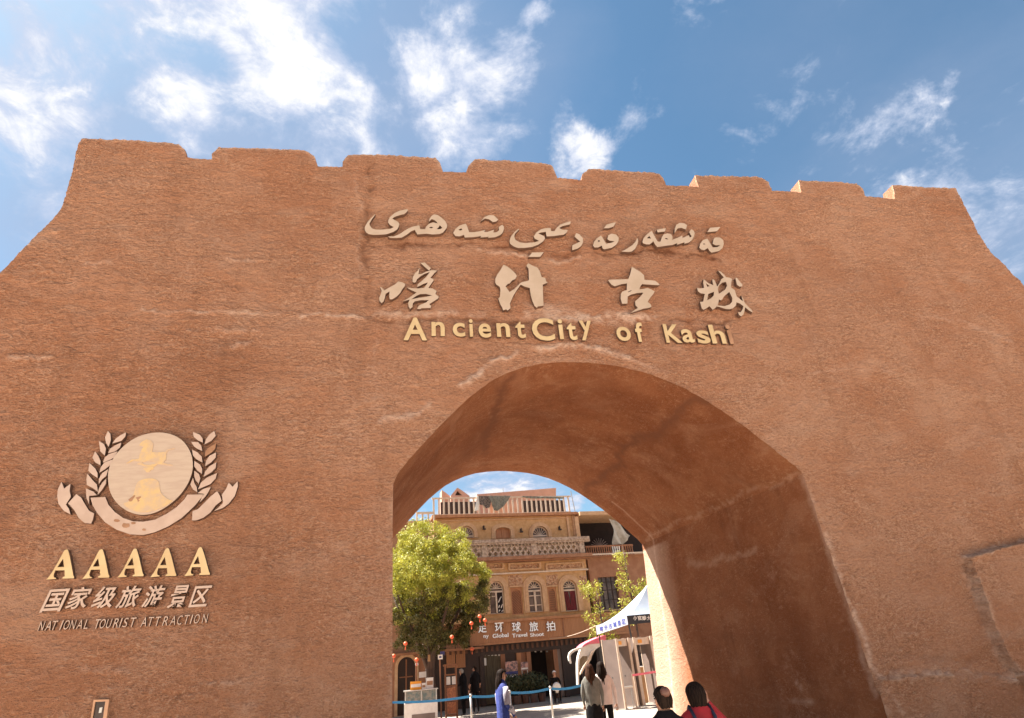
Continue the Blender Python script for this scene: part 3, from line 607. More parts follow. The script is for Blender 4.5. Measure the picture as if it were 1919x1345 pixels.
for ch, x0, x1, y0, y1 in [('国', 95, 243, 1038, 1172), ('家', 245, 380, 1025, 1155), ('级', 400, 530, 1020, 1150), ('旅', 545, 680, 1018, 1148), ('游', 700, 825, 1015, 1144), ('景', 852, 968, 1015, 1150), ('区', 980, 1105, 1018, 1142)]:
    glyph(zs, ch, 50 + x0 / 3.2024, 50 + x1 / 3.2024, 780 + y0 / 3.2024, 780 + y1 / 3.2024, shear=.22, bold=.016, m=PALEM, d1=.06)
nl = signroot('tourist_lettering', 230, 1170, 'thin slanted capitals National Tourist Attraction, lowest line on the left of the gate')
for ch, x, y in zip('NATIONALTOURISTATTRACTION', [78, 91, 102.5, 115.3, 125, 136.8, 149.5, 162, 183, 192.5, 204.5, 217.5, 226.3, 235.3, 249.5, 269.7, 282.8, 296, 310, 324, 337.3, 350.3, 358.8, 369, 384.3], [1181.5, 1181, 1180.5, 1179.7, 1179.3, 1179, 1178.5, 1178, 1177.6, 1177.2, 1176.7, 1176, 1175.5, 1175, 1174.5, 1173.8, 1173.3, 1172.7, 1172, 1171.2, 1170.5, 1169.5, 1168.8, 1168, 1167.2]):
    wd = {'I': 2.2, 'N': 10.5, 'O': 10, 'A': 10.5, 'T': 10, 'L': 7.5, 'C': 9.5, 'S': 9, 'U': 9.5, 'R': 9.5}[ch]
    if ch == 'I': wd = 4.5
    glyph(nl, ch, x - wd / 2, x + wd / 2, y - 17.2, y, shear=.16, bold=-.004, m=PALEM, d1=.05)

# recessed meter box at the foot of the left pier
bx = signroot('meter_box', 190, 1330, 'small dark glazed box framed in the plaster at the lower left edge of the gate', 'box')
mb = MB(); q = [GATE.px(x, y, .05) for x, y in [(177, 1311), (206, 1310), (194, 1400), (163, 1400)]]
qi = [GATE.px(x, y, .05) for x, y in [(180, 1315), (199, 1314), (188, 1392), (168, 1392)]]
plate(mb, GATE, [q, qi], -.05, .07); mb.build('frame', mat('box_frame', (.45, .24, .13), None, 5, .6), bx)
mb = MB(); plate(mb, GATE, [qi], .02, .055); mb.build('glass', mat('dark_glass', (.02, .012, .01), (.05, .02, .012), 4, .15), bx)
mb = MB(); plate(mb, GATE, [[GATE.px(x, y, .06) for x, y in [(187, 1326), (192, 1325), (190, 1335), (185, 1336)]]], .056, .062); mb.build('paper_tag', mat('paper', (.6, .57, .5), None, 5), bx)

# ---------------------------------------------------------------- ground
def sheet(name, x0, x1, y0, y1, z, m, kind='structure'):
    mb = MB(); mb.add([(x0, y0, z), (x1, y0, z), (x1, y1, z), (x0, y1, z)], [(0, 1, 2, 3)]); o = mb.build(name, m); tag(o, kind=kind); return o
def pavemat():
    global nt
    m = bpy.data.materials.new('paving'); m.use_nodes = True; nt = m.node_tree; b = nt.nodes['Principled BSDF']; b.inputs['Roughness'].default_value = .8
    g = N('ShaderNodeNewGeometry'); br = N('ShaderNodeTexBrick'); L(g.outputs['Position'], br.inputs['Vector'])
    br.inputs['Color1'].default_value = (.33, .275, .225, 1); br.inputs['Color2'].default_value = (.29, .24, .195, 1); br.inputs['Mortar'].default_value = (.19, .15, .12, 1)
    br.inputs['Scale'].default_value = 1.4; br.inputs['Mortar Size'].default_value = .012
    n = N('ShaderNodeTexNoise'); L(g.outputs['Position'], n.inputs['Vector']); n.inputs['Scale'].default_value = 1.2; n.inputs['Detail'].default_value = 8
    c = mixc(mapr(n.outputs[0], .4, .7, 0, .45), br.outputs[0], (.25, .20, .16)); L(c, b.inputs['Base Color'])
    bp = N('ShaderNodeBump'); bp.inputs['Distance'].default_value = .01; L(br.outputs['Fac'], bp.inputs['Height']); bp.invert = True; L(bp.outputs[0], b.inputs['Normal'])
    return m
sheet('ground', -400, 400, -300, 700, -.01, mat('dusty_ground', (.34, .27, .20), (.29, .23, .17), .5, .9))
sheet('plaza', -30, 40, 7, 31, 0, pavemat())
sheet('bounce_forecourt', -30, 40, -60, 7, .004, mat('bounce_pale_ground', (.62, .50, .40), (.54, .43, .34), .8, .85))  # unseen pale sheet before the gate, added to bounce light onto the facade
#PART2
# ---------------------------------------------------------------- materials of the town
YEL = mat('yellow_brick', (.53, .31, .145), (.44, .24, .10), 5, .9, bump=.01, bscale=40)
YELT = mat('plaster_trim', (.56, .34, .19), (.47, .27, .14), 6, .85, bump=.004)
CARV = mat('carved_plaster', (.32, .15, .075), (.52, .31, .18), 10, .9, bump=.05, bscale=14, detail=3)
WOODR = mat('red_brown_wood', (.30, .12, .05), (.22, .085, .035), 3, .6, bump=.004, stretch=(1, 1, .2))
WOODD = mat('dark_wood', (.035, .013, .007), (.022, .009, .005), 4, .6, stretch=(1, 1, .2))
WOODO = mat('orange_board', (.42, .185, .08), (.34, .14, .055), 3, .6, bump=.003, stretch=(1, 1, .15))
STONE = mat('pinkish_stone', (.48, .35, .26), (.26, .17, .12), 9, .85, bump=.008)
TERRA = mat('terracotta_wall', (.34, .165, .09), (.28, .125, .065), 3, .95, bump=.01)
PINKW = mat('pink_render', (.50, .30, .22), (.44, .26, .18), 2, .9)
WHITE = mat('white_paint', (.75, .70, .64), (.66, .60, .54), 6, .5)
CREAM = mat('cream_paint', (.62, .48, .36), (.54, .40, .29), 6, .6)
GLASS = mat('window_glass', (.05, .035, .03), (.16, .11, .085), 2, .3, spec=.35)
DARK = mat('dark_interior', (.012, .006, .005), (.02, .01, .008), 3, .9)
FABW = mat('white_fabric', (.70, .66, .60), (.62, .57, .50), 4, .9, bump=.01, bscale=6)
FABG = mat('grey_fabric', (.22, .20, .15), (.13, .12, .095), 12, .9, bump=.01, bscale=10)
FABP = mat('patterned_fabric', (.05, .035, .03), (.20, .15, .12), 16, .9, bump=.01, bscale=10, detail=2)
CURT = mat('wine_curtain', (.19, .03, .035), (.11, .018, .02), 8, .9, bump=.03, bscale=9, stretch=(3, 3, .3))
STEEL = mat('brushed_steel', (.55, .52, .48), (.45, .42, .38), 6, .35, metal=.7)
GREYP = mat('grey_panel', (.20, .145, .12), (.17, .12, .10), 2, .5)
BLACK = mat('black_plastic', (.015, .013, .013), (.025, .02, .02), 5, .5)
BLUE = mat('blue_belt', (.02, .20, .42), (.02, .16, .35), 4, .6)
PINKT = mat('pink_fabric', (.72, .16, .20), (.62, .12, .17), 4, .7)
CARD = mat('cardboard', (.44, .25, .12), (.38, .21, .10), 5, .8)
ORNG = mat('orange_plastic', (.75, .30, .02), (.65, .24, .02), 3, .5)
SKIN = mat('skin', (.42, .21, .13), (.36, .17, .10), 12, .55)
HAIR = mat('black_hair', (.008, .005, .004), (.026, .015, .010), 60, .6, stretch=(1, 1, .12), spec=.05, bump=.006, bscale=120)
BRHAIR = mat('brown_hair', (.022, .010, .006), (.07, .032, .018), 60, .6, stretch=(1, 1, .12), spec=.05, bump=.006, bscale=120)

# ---------------------------------------------------------------- the photo-shop building
H = HOTEL
def zf(y, d=0.): return H.px(1000, y, d)[1]
def uf(x, y, d=0.): return H.px(x, y, d)[0]
hot = empty('shop_house', H.P(0, 0), 'three-storey ochre shop house with arched windows and latticed balcony seen through the arch', 'building')
uL, uR = uf(800, 1120), uf(1104, 1115)
Z0, ZS0, ZS1, ZW = 0, zf(1199.5), zf(1158), zf(1073.5)
def arcloop(uc, hw, z0, zt, n=12, rise=None):
    r = rise if rise else hw; zs = zt - r
    return [(uc - hw, z0), (uc + hw, z0), (uc + hw, zs)] + [(uc + hw * math.cos(math.pi * k / n), zs + r * math.sin(math.pi * k / n)) for k in range(1, n)] + [(uc - hw, zs)]
def seg(fr, mb, a, b, wd, d0, d1, mi=0):
    a = np.array(a); b = np.array(b); t = (b - a) / np.linalg.norm(b - a); n = np.array([-t[1], t[0]]) * wd / 2
    q = [a + n, b + n, b - n, a - n]
    mb.box8([fr.P(*q[0], d0), fr.P(*q[1], d0), fr.P(*q[2], d0), fr.P(*q[3], d0), fr.P(*q[0], d1), fr.P(*q[1], d1), fr.P(*q[2], d1), fr.P(*q[3], d1)], mi)
def archwin(par, fr, xm, ytop, ybot, hw_px, d, style, ringw=.26, ring_m=None):
    ym = (ytop + ybot) / 2; uc = fr.px(xm, ym, d)[0]; hw = (fr.px(xm + hw_px, ym, d)[0] - fr.px(xm - hw_px, ym, d)[0]) / 2
    zt = fr.px(xm, ytop, d)[1]; z0 = fr.px(xm, ybot, d)[1]
    rise = hw if style != 'door' else hw * .45
    lp = arcloop(uc, hw, z0, zt, rise=rise)
    mb = MB(); o_ = arcloop(uc, hw + ringw, z0, zt + ringw, rise=rise + ringw * .8)
    i_ = arcloop(uc, hw + .004, z0 - .001, zt + .004, rise=rise)
    i_[0] = (i_[0][0], z0 + .002); i_[1] = (i_[1][0], z0 + .002)
    plate(mb, fr, [o_, i_], d + .002, d + .07); mid_ = arcloop(uc, hw + ringw * .62, z0, zt + ringw * .62, rise=rise + ringw * .5)
    plate(mb, fr, [mid_, i_], d + .07, d + .10)
    mb.build('window_surround', ring_m or YELT, par)
    wi = MB(); fw = .05
    ii = arcloop(uc, hw - fw, z0 + fw, zt - fw, rise=rise - fw * .5)
    plate(wi, fr, [lp, ii], d - .16, d - .08)
    zs = zt - rise
    if style == 'casement' or style == 'open' or style == 'curtain':
        fr.box(wi, uc - hw + .02, uc + hw - .02, zs - .16, zs - .08, d - .15, d - .06)
        for k in range(1, 6):
            a = math.pi * k / 6; seg(fr, wi, (uc, zs + .05), (uc + (hw - .03) * math.cos(a), zs + (rise - .03) * math.sin(a)), .024, d - .14, d - .085)
        seg(fr, wi, (uc - hw + .03, zs + .03), (uc + hw - .03, zs + .03), .04, d - .14, d - .085)
        for k in range(9):
            a = math.pi * (k + .5) / 9; 
        n_ = 8; pts = [(uc + .13 * math.cos(math.pi * k / n_), zs + .05 + .13 * math.sin(math.pi * k / n_)) for k in range(n_ + 1)]
        for a_, b_ in zip(pts[:-1], pts[1:]): seg(fr, wi, a_, b_, .018, d - .14, d - .083)
    if style == 'fan':
        for k in range(1, 8):
            a = math.pi * k / 8; seg(fr, wi, (uc, z0 + .12), (uc + (hw - .03) * math.cos(a), max(z0 + .1, zs) + (rise - .03) * math.sin(a)), .024, d - .14, d - .085)
        fr.box(wi, uc - hw + .02, uc + hw - .02, z0 + .09, z0 + .16, d - .15, d - .07)
    if style == 'casement':
        fr.box(wi, uc - .05, uc + .05, z0 + .03, zs - .1, d - .15, d - .06)
        for zz_ in (z0 + .32, zs - .38): fr.box(wi, uc - hw + .03, uc + hw - .03, zz_, zz_ + .045, d - .145, d - .075)
    if style == 'open':
        fr.box(wi, uc - .05, uc + .03, z0 + .03, zs - .1, d - .15, d - .04); fr.box(wi, uc - hw + .03, uc - .03, zs - .36, zs - .31, d - .145, d - .075)
    if style == 'door':
        fr.box(wi, uc - .03, uc + .03, z0 + .03, zt - .06, d - .13, d - .06)
        for s_ in (-1, 1):
            for (za, zb_) in ((z0 + .08, z0 + (zt - z0) * .42), (z0 + (zt - z0) * .5, zt - rise * .8)):
                a_, b_ = sorted((uc + s_ * .07, uc + s_ * (hw - .08)))
                fr.box(wi, a_, b_, za, zb_, d - .13, d - .1)
    win = wi.build('window', WOODO if style == 'door' else CREAM, par)
    g_ = MB(); plate(g_, fr, [arcloop(uc, hw - .01, z0 + .01, zt - .01, rise=rise)], d - .2, d - .13 if style != 'door' else d - .115); g_.build('pane', WOODO if style == 'door' else GLASS, win)
    if style == 'curtain':
        c_ = MB(); n_ = 22; za, zb_ = z0 + .06, zs - .17
        for (ua, ub, tilt) in ((uc - hw + .08, uc - .02, .12), (uc + .02, uc + hw - .06, 0)):
            vs = []
            for j in range(2):
                for k in range(n_):
                    t = k / (n_ - 1); u_ = ua + (ub - ua) * t + (tilt * (j - .5) * -1)
                    vs.append(fr.P(min(uc + hw - .06, max(uc - hw + .06, u_)), za + (zb_ - za) * j, d - .1 + .02 * math.sin(t * 22)))
            c_.add(vs, [(k, k + 1, n_ + k + 1, n_ + k) for k in range(n_ - 1)])
        c_.build('curtain', CURT, win)
    if style == 'open':
        c_ = MB(); fr.box(c_, uc + .04, uc + hw - .05, z0 + .05, zs - .17, d - .128, d - .11); c_.build('opening', DARK, win)
        c_ = MB()
        for (a_, b_, za_, zb__) in ((.10, .22, .55, .75), (.18, .28, .70, .82), (.10, .15, .3, .42), (.22, .32, .28, .46), (.10, .16, .12, .2), (.24, .33, .10, .18)): seg(fr, c_, (uc + a_, z0 + za_), (uc + b_, z0 + zb__), .045, d - .108, d - .10)
        c_.build('ornament', WHITE, win)
    return lp
holes = [archwin(hot, H, 930.8, 1088.8, 1150.5, 13.6, 0, 'open'), archwin(hot, H, 1003.2, 1087.6, 1147, 13., 0, 'casement'), archwin(hot, H, 1069, 1086.5, 1145.5, 12.6, 0, 'curtain')]
holes += [archwin(hot, H, 858, 1090, 1153, 13.5, 0, 'casement')]
def rectloop(u0, u1, z0, z1): return [(u0, z0), (u1, z0), (u1, z1), (u0, z1)]
nl_ = H.bpx(958, 979.5, 1100, 1152); nl2 = H.bpx(1027.5, 1044, 1099.5, 1147)
mb = MB(); plate(mb, H, [rectloop(uL, uR, ZS1 - .02, ZW)] + holes + [rectloop(*nl_), rectloop(*nl2)], -.35, 0, back=True)
mb.build('wall', YEL, hot)
# niches with lattice and with louvres
for k, nn_ in enumerate((nl_, nl2)):
    mb = MB(); H.box(mb, nn_[0] - .02, nn_[1] + .02, nn_[2] - .02, nn_[3] + .02, -.2, -.12)
    al = arcloop((nn_[0] + nn_[1]) / 2, (nn_[1] - nn_[0]) / 2 - .07, nn_[2] + .06, nn_[3] - .1)
    plate(mb, H, [rectloop(nn_[0], nn_[1], nn_[2], nn_[3]), al], -.12, -.04)
    nb = mb.build('niche', WOODO, hot); mb = MB()
    a0, a1 = nn_[0] + .08, nn_[1] - .08; zb_, zt_ = nn_[2] + .07, nn_[3] - .2
    if k == 0:
        s_ = .13; n = int((zt_ - zb_ + (a1 - a0)) / s_)
        for i in range(n + 1):
            for sg in (1, -1):
                pts = []
                c0 = zb_ - (a1 - a0) + i * s_
                pa = np.array([a0, c0] if sg > 0 else [a1, c0]); pb = np.array([a1, c0 + (a1 - a0)] if sg > 0 else [a0, c0 + (a1 - a0)])
                # clip to zb..zt
                t0 = max(0, (zb_ - pa[1]) / (pb[1] - pa[1])); t1 = min(1, (zt_ - pa[1]) / (pb[1] - pa[1]))
                if t1 - t0 > .05: seg(H, mb, pa + (pb - pa) * t0, pa + (pb - pa) * t1, .03, -.12, -.07 if sg > 0 else -.075)
        mb.build('lattice', WOODR, nb)
    else:
        for i in range(9):
            z_ = zb_ + .06 + i * (zt_ - zb_) / 9; H.box(mb, a0, a1, z_, z_ + .06, -.12, -.05)
        mb.build('louvre', WOODR, nb)
    mb = MB(); H.box(mb, nn_[0] - .06, nn_[1] + .06, nn_[3] + .003, nn_[3] + .07, .003, .1); mb.build('ledge', YELT, hot)
# relief fields of carved plaster between the windows
def carved(par, fr, u0, u1, z0, z1, d, nx, nz, amp, m, name='carved_panel', seed=1.):
    vs = []
    for j in range(nz + 1):
        for i in range(nx + 1):
            u = u0 + (u1 - u0) * i / nx; z = z0 + (z1 - z0) * j / nz; e = min(i, nx - i, j, nz - j) > 0
            h = amp * max(0, math.sin(u * 17 + 3 * noise.noise((u * 2, z * 2, seed))) * math.sin(z * 19 + 3 * noise.noise((z * 3, u * 2, seed + 5)))) if e else -.02
            vs.append(fr.P(u, z, d + h))
    mb = MB(); mb.add(vs, [(j * (nx + 1) + i, j * (nx + 1) + i + 1, (j + 1) * (nx + 1) + i + 1, (j + 1) * (nx + 1) + i) for j in range(nz) for i in range(nx)]); return mb.build(name, m, par, True)
for (x0, x1, y0, y1, s_) in ((952, 980, 1077, 1098, 1), (1023, 1046, 1077, 1097, 2), (1087, 1101, 1078, 1104, 3)):
    carved(hot, H, *H.bpx(x0, x1, y0, y1), .012, 26, 20, .05, CARV, seed=s_)
# white string course, frieze, cornice under the balcony
mb = MB(); H.box(mb, uL, uR + .1, ZW + .001, zf(1070.8), -.1, .14); mb.build('string_course', CREAM, hot)
ZF0, ZF1 = zf(1070.5), zf(1053)
mb = MB(); H.box(mb, uL, uR + .05, ZF0, ZF1 + .02, -.3, .03); mb.build('frieze', YEL, hot)
for k, (x0, x1) in enumerate(((862, 902), (906.5, 944), (951.5, 1013), (1021.5, 1093))):
    b_ = H.bpx(x0, x1, 1054.5, 1068); mb = MB()
    plate(mb, H, [rectloop(*b_), rectloop(b_[0] + .1, b_[1] - .1, b_[2] + .07, b_[3] - .07)], .032, .12); mb.build('frieze_frame', YELT, hot)
    carved(hot, H, b_[0] + .1, b_[1] - .1, b_[2] + .07, b_[3] - .07, .036, int((b_[1] - b_[0]) * 16), 10, .05, CARV, seed=k + 4.)
DB = .55
ZB = [zf(y, DB) for y in (1048, 1040.5, 1038.5, 1021.5, 1018, 1010.5)]
mb = MB(); H.box(mb, uL, uR + .22, ZF1 + .021, zf(1048, .3), -.3, .34); H.box(mb, uL, uR + .26, zf(1048, .3) + .002, ZB[1], -.3, DB + .08)
mb.build('balcony_slab', TERRA, hot)
mb = MB(); H.box(mb, uL, uR + .2, ZB[4] - .01, ZB[5], DB - .16, DB + .12); H.box(mb, uL, uR + .16, ZB[5] - .12, ZB[5] + .04, DB - .1, DB + .18); mb.build('balcony_coping', STONE, hot)
posts = [uf(x, 1030, DB) for x in (862, 906, 913, 995, 1006, 1085, 1094.5)]
pps = [(865, 869), (902.5, 912.5), (995.5, 1006), (1086, 1095.5)]
def series(name, par, us, w_, z0, z1, d0, d1, m_):
    me = None
    for u in us:
        mb = MB(); mb.box((0, -d1, 0), (w_, -d0, z1 - z0))
        if me is None: o = mb.build(name, m_); me = o.data
        else: o = bpy.data.objects.new(name, me); col.objects.link(o)
        o.location = H.P(u, z0, 0); o.rotation_euler = (0, 0, R(H.deg)); o.parent = par; o.matrix_parent_inverse = wm(par).inverted()
series('baluster_tip', hot, [uL + k * .19 for k in range(int((uR - uL) / .19))], .08, ZB[3] + .001, ZB[4] - .011, DB - .08, DB + .03, STONE)
pu = []
for x0, x1 in pps:
    b_ = H.bpx(x0, x1, 1018, 1040, DB); mb = MB(); H.box(mb, b_[0], b_[1], ZB[1] + .001, ZB[4] - .012, DB - .12, DB + .05); mb.build('balcony_pier', STONE, hot); pu.append((b_[0], b_[1]))
for (a, b) in zip(pu[:-1], pu[1:]):
    u0, u1 = a[1] + .002, b[0] - .002; z0, z1 = ZB[1] + .002, ZB[3]; n = max(2, int(round((u1 - u0) / .30))); w_ = (u1 - u0) / n; hl = []
    hh = (z1 - z0)
    for i in range(n):
        c = u0 + w_ * (i + .5); hl.append([(c - w_ * .34, z0 + hh * .30), (c, z0 + hh * .08), (c + w_ * .34, z0 + hh * .30), (c, z0 + hh * .52)])
    for i in range(1, n):
        c = u0 + w_ * i; hl.append([(c - w_ * .34, z0 + hh * .70), (c, z0 + hh * .48), (c + w_ * .34, z0 + hh * .70), (c, z0 + hh * .92)])
    mb = MB(); plate(mb, H, [rectloop(u0, u1, z0, z1)] + hl, DB - .1, DB - .03, back=True); mb.build('lattice_panel', STONE, hot)
# third storey, set back behind the balcony
DU = -.45
hol3 = [archwin(hot, H, 873.5, 986, 1008.5, 14.5, DU, 'fan', .2), archwin(hot, H, 942.5, 988.5, 1009.5, 14, DU, 'door', .22), archwin(hot, H, 1012, 986, 1007.5, 14.5, DU, 'fan', .2)]
uL3, uR3 = uf(813, 985, DU), uf(1079, 985, DU); Z3a, Z3b = zf(1013, DU) - .7, zf(967.5, DU)
mb = MB(); plate(mb, H, [rectloop(uL3, uR3, Z3a, Z3b)] + hol3, DU - .3, DU, back=True); mb.build('upper_wall', YEL, hot)
mb = MB()
for x0, x1 in ((1063, 1067), (1074, 1079)):
    b_ = H.bpx(x0, x1, 970, 1008, DU); H.box(mb, b_[0], b_[1], Z3a + .02, Z3b - .02, DU + .002, DU + .08)
b_ = H.bpx(818, 1064, 970, 1008, DU); H.box(mb, b_[0], b_[1], Z3b - .16, Z3b - .1, DU + .002, DU + .06)
mb.build('pilaster', YELT, hot)
mb = MB(); H.box(mb, uL3 - .12, uR3 + .12, Z3b + .001, zf(962.5, DU), DU - .5, DU + .28); mb.build('roof_cornice', WOODO, hot)
mb = MB(); H.box(mb, uL3, uR + .0, ZS0 - .3, Z3a, -6, -.36); H.box(mb, uL3, uR + .0, .02, ZS0 - .301, -6, -1.9); H.box(mb, uL3, uR3, Z3a + .001, Z3b, -6, DU - .302); H.box(mb, uL3 - .1, uR3 + .1, Z3b + .001, Z3b + .2, -6, DU - .502); mb.build('rear_block', TERRA, hot)
for x, y in ((838, 988), (906.5, 988), (976.5, 993), (1048.5, 989)):
    u, z = H.px(x, y, DU + .05); mb = MB(); H.box(mb, u - .05, u + .05, z - .07, z + .07, DU + .001, DU + .06); H.box(mb, u - .08, u + .08, z - .14, z - .08, DU + .06, DU + .2); mb.tube([H.P(u, z, DU + .05), H.P(u, z + .1, DU + .12), H.P(u, z - .07, DU + .14)], .02, 5); mb.build('wall_lamp', WOODD, hot)
# roof railing, each slat a piece
rail = empty('roof_railing', H.P(uL3, zf(962, 0)), 'pale slatted timber railing along the roof terrace of the ochre shop house', 'railing')
DR = DU + .2; zr0, zr1 = zf(962.4, DR) + .01, zf(930.5, DR)
ur0, ur1 = uf(811, 945, DR), uf(1067.5, 945, DR)
mb = MB(); H.box(mb, ur0 - .05, ur1 + .1, zr1 - .05, zr1 + .02, DR - .05, DR + .05); mb.build('top_rail', CREAM, rail)
mb = MB(); H.box(mb, ur0, ur1, zr0, zr0 + .07, DR - .04, DR + .04); mb.build('bottom_rail', CREAM, rail)
ns = 29; base_me = None
for k in range(ns):
    u = ur0 + .05 + (ur1 - ur0 - .1) * k / (ns - 1)
    if base_me is None:
        mb = MB(); hh = zr1 - .052 - zr0 - .072; mb.box((-.048, -.015, 0), (.048, .015, hh)); ob = mb.build('slat', CREAM); base_me = ob.data
    else: ob = bpy.data.objects.new('slat', base_me); col.objects.link(ob)
    ob.matrix_world = Matrix.Translation(Vector(H.P(u, zr0 + .071, DR))) @ Matrix.Rotation(R(H.deg), 4, 'Z') @ Matrix.Rotation(random.uniform(-.012, .012), 4, 'Y')
    ob.parent = rail; ob.matrix_parent_inverse = wm(rail).inverted()
    lw = ob.matrix_world.copy()
for x0, x1, m_ in ((826, 893, WOODD), (978, 1057, WOODD), (918, 978, PINKW)):
    mb = MB(); b_ = H.bpx(x0, x1, 935, 962, DR - .5); H.box(mb, b_[0], b_[1], zr0, zr1 - .1, DR - .62, DR - .5); mb.build('windbreak_board', m_, rail)
# laundry
def cloth(name, pts_px, d, m, label, fold=.05, seed=0.):
    lp = [H.px(x, y, d) for x, y in pts_px]; lo = np.array(lp).min(0); hi = np.array(lp).max(0)
    gx, gz = np.meshgrid(np.arange(lo[0], hi[0], .06), np.arange(lo[1], hi[1], .06)); p = np.stack([gx.ravel(), gz.ravel()], 1); p = p[inside(p, [lp])]
    V2, T = cdt([resample(lp, .07)], p); vs = []
    for u, z in V2: vs.append(H.P(u, z, d + fold * math.sin(u * 16 + 2 * noise.noise((u, z * 2, seed))) * min(1, (hi[1] - z) * 2 + .3) + .03 * noise.noise((u * 4, z * 4, seed))))
    mb = MB(); mb.add(vs, [tuple(int(a) for a in t) for t in T]); o = mb.build(name, m, None, True); md = o.modifiers.new('th', 'SOLIDIFY'); md.thickness = .012
    return tag(o, label, 'laundry', 'laundry over the roof railing')
cloth('hanging_cloth', [(894, 929), (898, 929), (899, 945), (896, 956), (889, 958), (891, 945)], DR + .1, FABW, 'narrow pale cloth at the left end of the laundry on the roof railing', .04, 1)
cloth('hanging_cloth', [(897, 929), (915, 929), (920, 940), (918, 950), (911, 952), (907, 948), (900, 945)], DR + .15, FABP, 'dark patterned cloth bunched over the roof railing', .05, 2)
cloth('hanging_cloth', [(915, 928.5), (957, 928.5), (952, 938), (944, 948), (932, 957.5), (926, 955), (921, 943)], DR + .18, FABG, 'large grey triangular cloth hanging from the roof railing', .05, 3)
cloth('hanging_cloth', [(978, 929), (1056, 931), (1056, 934.5), (1020, 933.5), (998, 934), (980, 931.5)], DR + .13, FABG, 'long thin sheet laid along the right half of the roof railing', .02, 4)
# things on the roofs behind
def roofbox(name, px4, d, dep, m, label, cat):
    lp = [H.px(x, y, d) for x, y in px4]; mb = MB(); plate(mb, H, [lp], d - dep, d, back=True); return tag(mb.build(name, m), label, cat)
roofbox('roof_shed', [(894, 975), (894, 926), (1042, 914), (1042, 975)], -4, 2, PINKW, 'pink rendered rooftop room rising behind the railing', 'rooftop room')
roofbox('pointed_canopy', [(828, 965), (828, 918), (834, 922), (843, 929), (848, 965)], -3.4, .8, PINKW, 'left pointed canopy top behind the roof railing', 'canopy')
mb = MB(); lp = [H.px(x, y, -3) for x, y in [(845, 965), (845, 928), (850, 922), (857, 913.5), (866, 919), (880, 929), (880, 965)]]; li = [H.px(x, y, -3) for x, y in [(853, 928), (857.5, 919), (866, 928)]]
plate(mb, H, [lp, li], -3.8, -3, back=True); o = mb.build('pointed_canopy', PINKW); tag(o, 'right pointed canopy top with dark gable opening behind the roof railing', 'canopy')
mb = MB(); plate(mb, H, [li], -3.4, -3.2); mb.build('gable_opening', WOODD, o)
def rod(name, a, b, r, m, label, cat): mb = MB(); mb.tube([a, b], r, 6); return tag(mb.build(name, m), label, cat)
u, z = H.px(1078.5, 962, -.3); u2, z2 = H.px(1069.5, 920, -.3)
rod('antenna_pole', H.P(u, z, -.3), H.P(u2, z2, -.3), .025, STEEL, 'thin leaning pole at the right end of the roof railing', 'pole')
u, z = H.px(943.5, 927, -4.5); rod('antenna_pole', H.P(u, z - .3, -4.5), H.P(u, z + .45, -4.5), .02, STEEL, 'short mast above the pink rooftop room', 'pole')

# shop sign
sg = empty('shop_sign', H.P(uL, ZS0, .4), 'boarded orange-brown shop fascia with white Chinese characters and small English words', 'sign')
DS = .32; zs0, zs1 = zf(1199, DS), zf(1158.5, DS); us0, us1 = uf(880, 1178, DS), uf(1185, 1178, DS)
mb = MB(); H.box(mb, us0, us1, zs0, zs1 - .08, .02, DS - .03); mb.build('fascia', WOODR, sg)
mb = MB(); H.box(mb, us0 - .05, us1 + .05, zs1 - .079, zs1 + .04, .005, DS + .1); H.box(mb, us0, us1, zs0 - .06, zs0 + .03, DS - .029, DS + .06); mb.build('moulding', WOODO, sg)
mb = MB(); k = 0; u = us0 + .01
while u < us1 - .08:
    H.box(mb, u, u + .075, zs0 + .031, zs1 - .08, DS - .029, DS + random.uniform(-.003, .004)); u += .083
o = mb.build('boards', WOODO, sg); o['kind'] = 'stuff'
b_ = H.bpx(1055, 1057.5, 1162, 1196, DS); mb = MB(); H.box(mb, b_[0], b_[1], zs0 + .03, zs1 - .08, DS + .005, DS + .02); mb.build('joint_strip', WOODR, sg)
for ch, x0, x1, y0, y1 in [('环', 927.4, 944, 1166.3, 1184.4), ('球', 959.5, 976.3, 1165.3, 1183.6), ('旅', 991.6, 1008.5, 1164.7, 1183), ('拍', 1023.7, 1040.6, 1164, 1182.3), ('足', 896, 912, 1167, 1185.5)]:
    glyph(sg, ch, x0, x1, y0, y1, fr=H, d0=DS + .01, d1=DS + .07, bold=.018, m=mat('bright_white', (.85, .83, .8), None, 6, .5), side=WOODD)
def word(wd, x0, x1, y0, y1, yb, desc=()):
    # lay the letters out with the font's own advance by measuring a whole word
    cu = bpy.data.curves.new('wd', 'FONT'); cu.body = wd; cu.size = 1; cu.offset = .02; cu.extrude = .5
    ob = bpy.data.objects.new('wd', cu); me = ob.to_mesh(); v = np.array([tuple(p.co) for p in me.vertices]); f = [tuple(p.vertices) for p in me.polygons]
    ob.to_mesh_clear(); bpy.data.objects.remove(ob)
    ul = H.px(x0, y1, DS)[0]; ur = H.px(x1, y1, DS)[0]; zb_ = H.px((x0 + x1) / 2, yb, DS)[1]; zt_ = H.px((x0 + x1) / 2, y0, DS)[1]; s_ = (zt_ - zb_) / .73
    mb = MB(); mb.add([H.P(ul + (p[0] - v[:, 0].min()) / np.ptp(v[:, 0]) * (ur - ul), zb_ + p[1] * s_, DS + .012 + (p[2] + .5) * .03) for p in v], f); mb.build('small_word', mat('bright_white'), sg)
word('Global', 923, 953, 1186.5, 1195, 1194.2); word('Travel', 959.5, 988, 1186, 1194, 1193.4); word('Shoot', 993.5, 1019.5, 1185, 1193, 1192); word('ny', 906, 916, 1187.5, 1196, 1194.8)

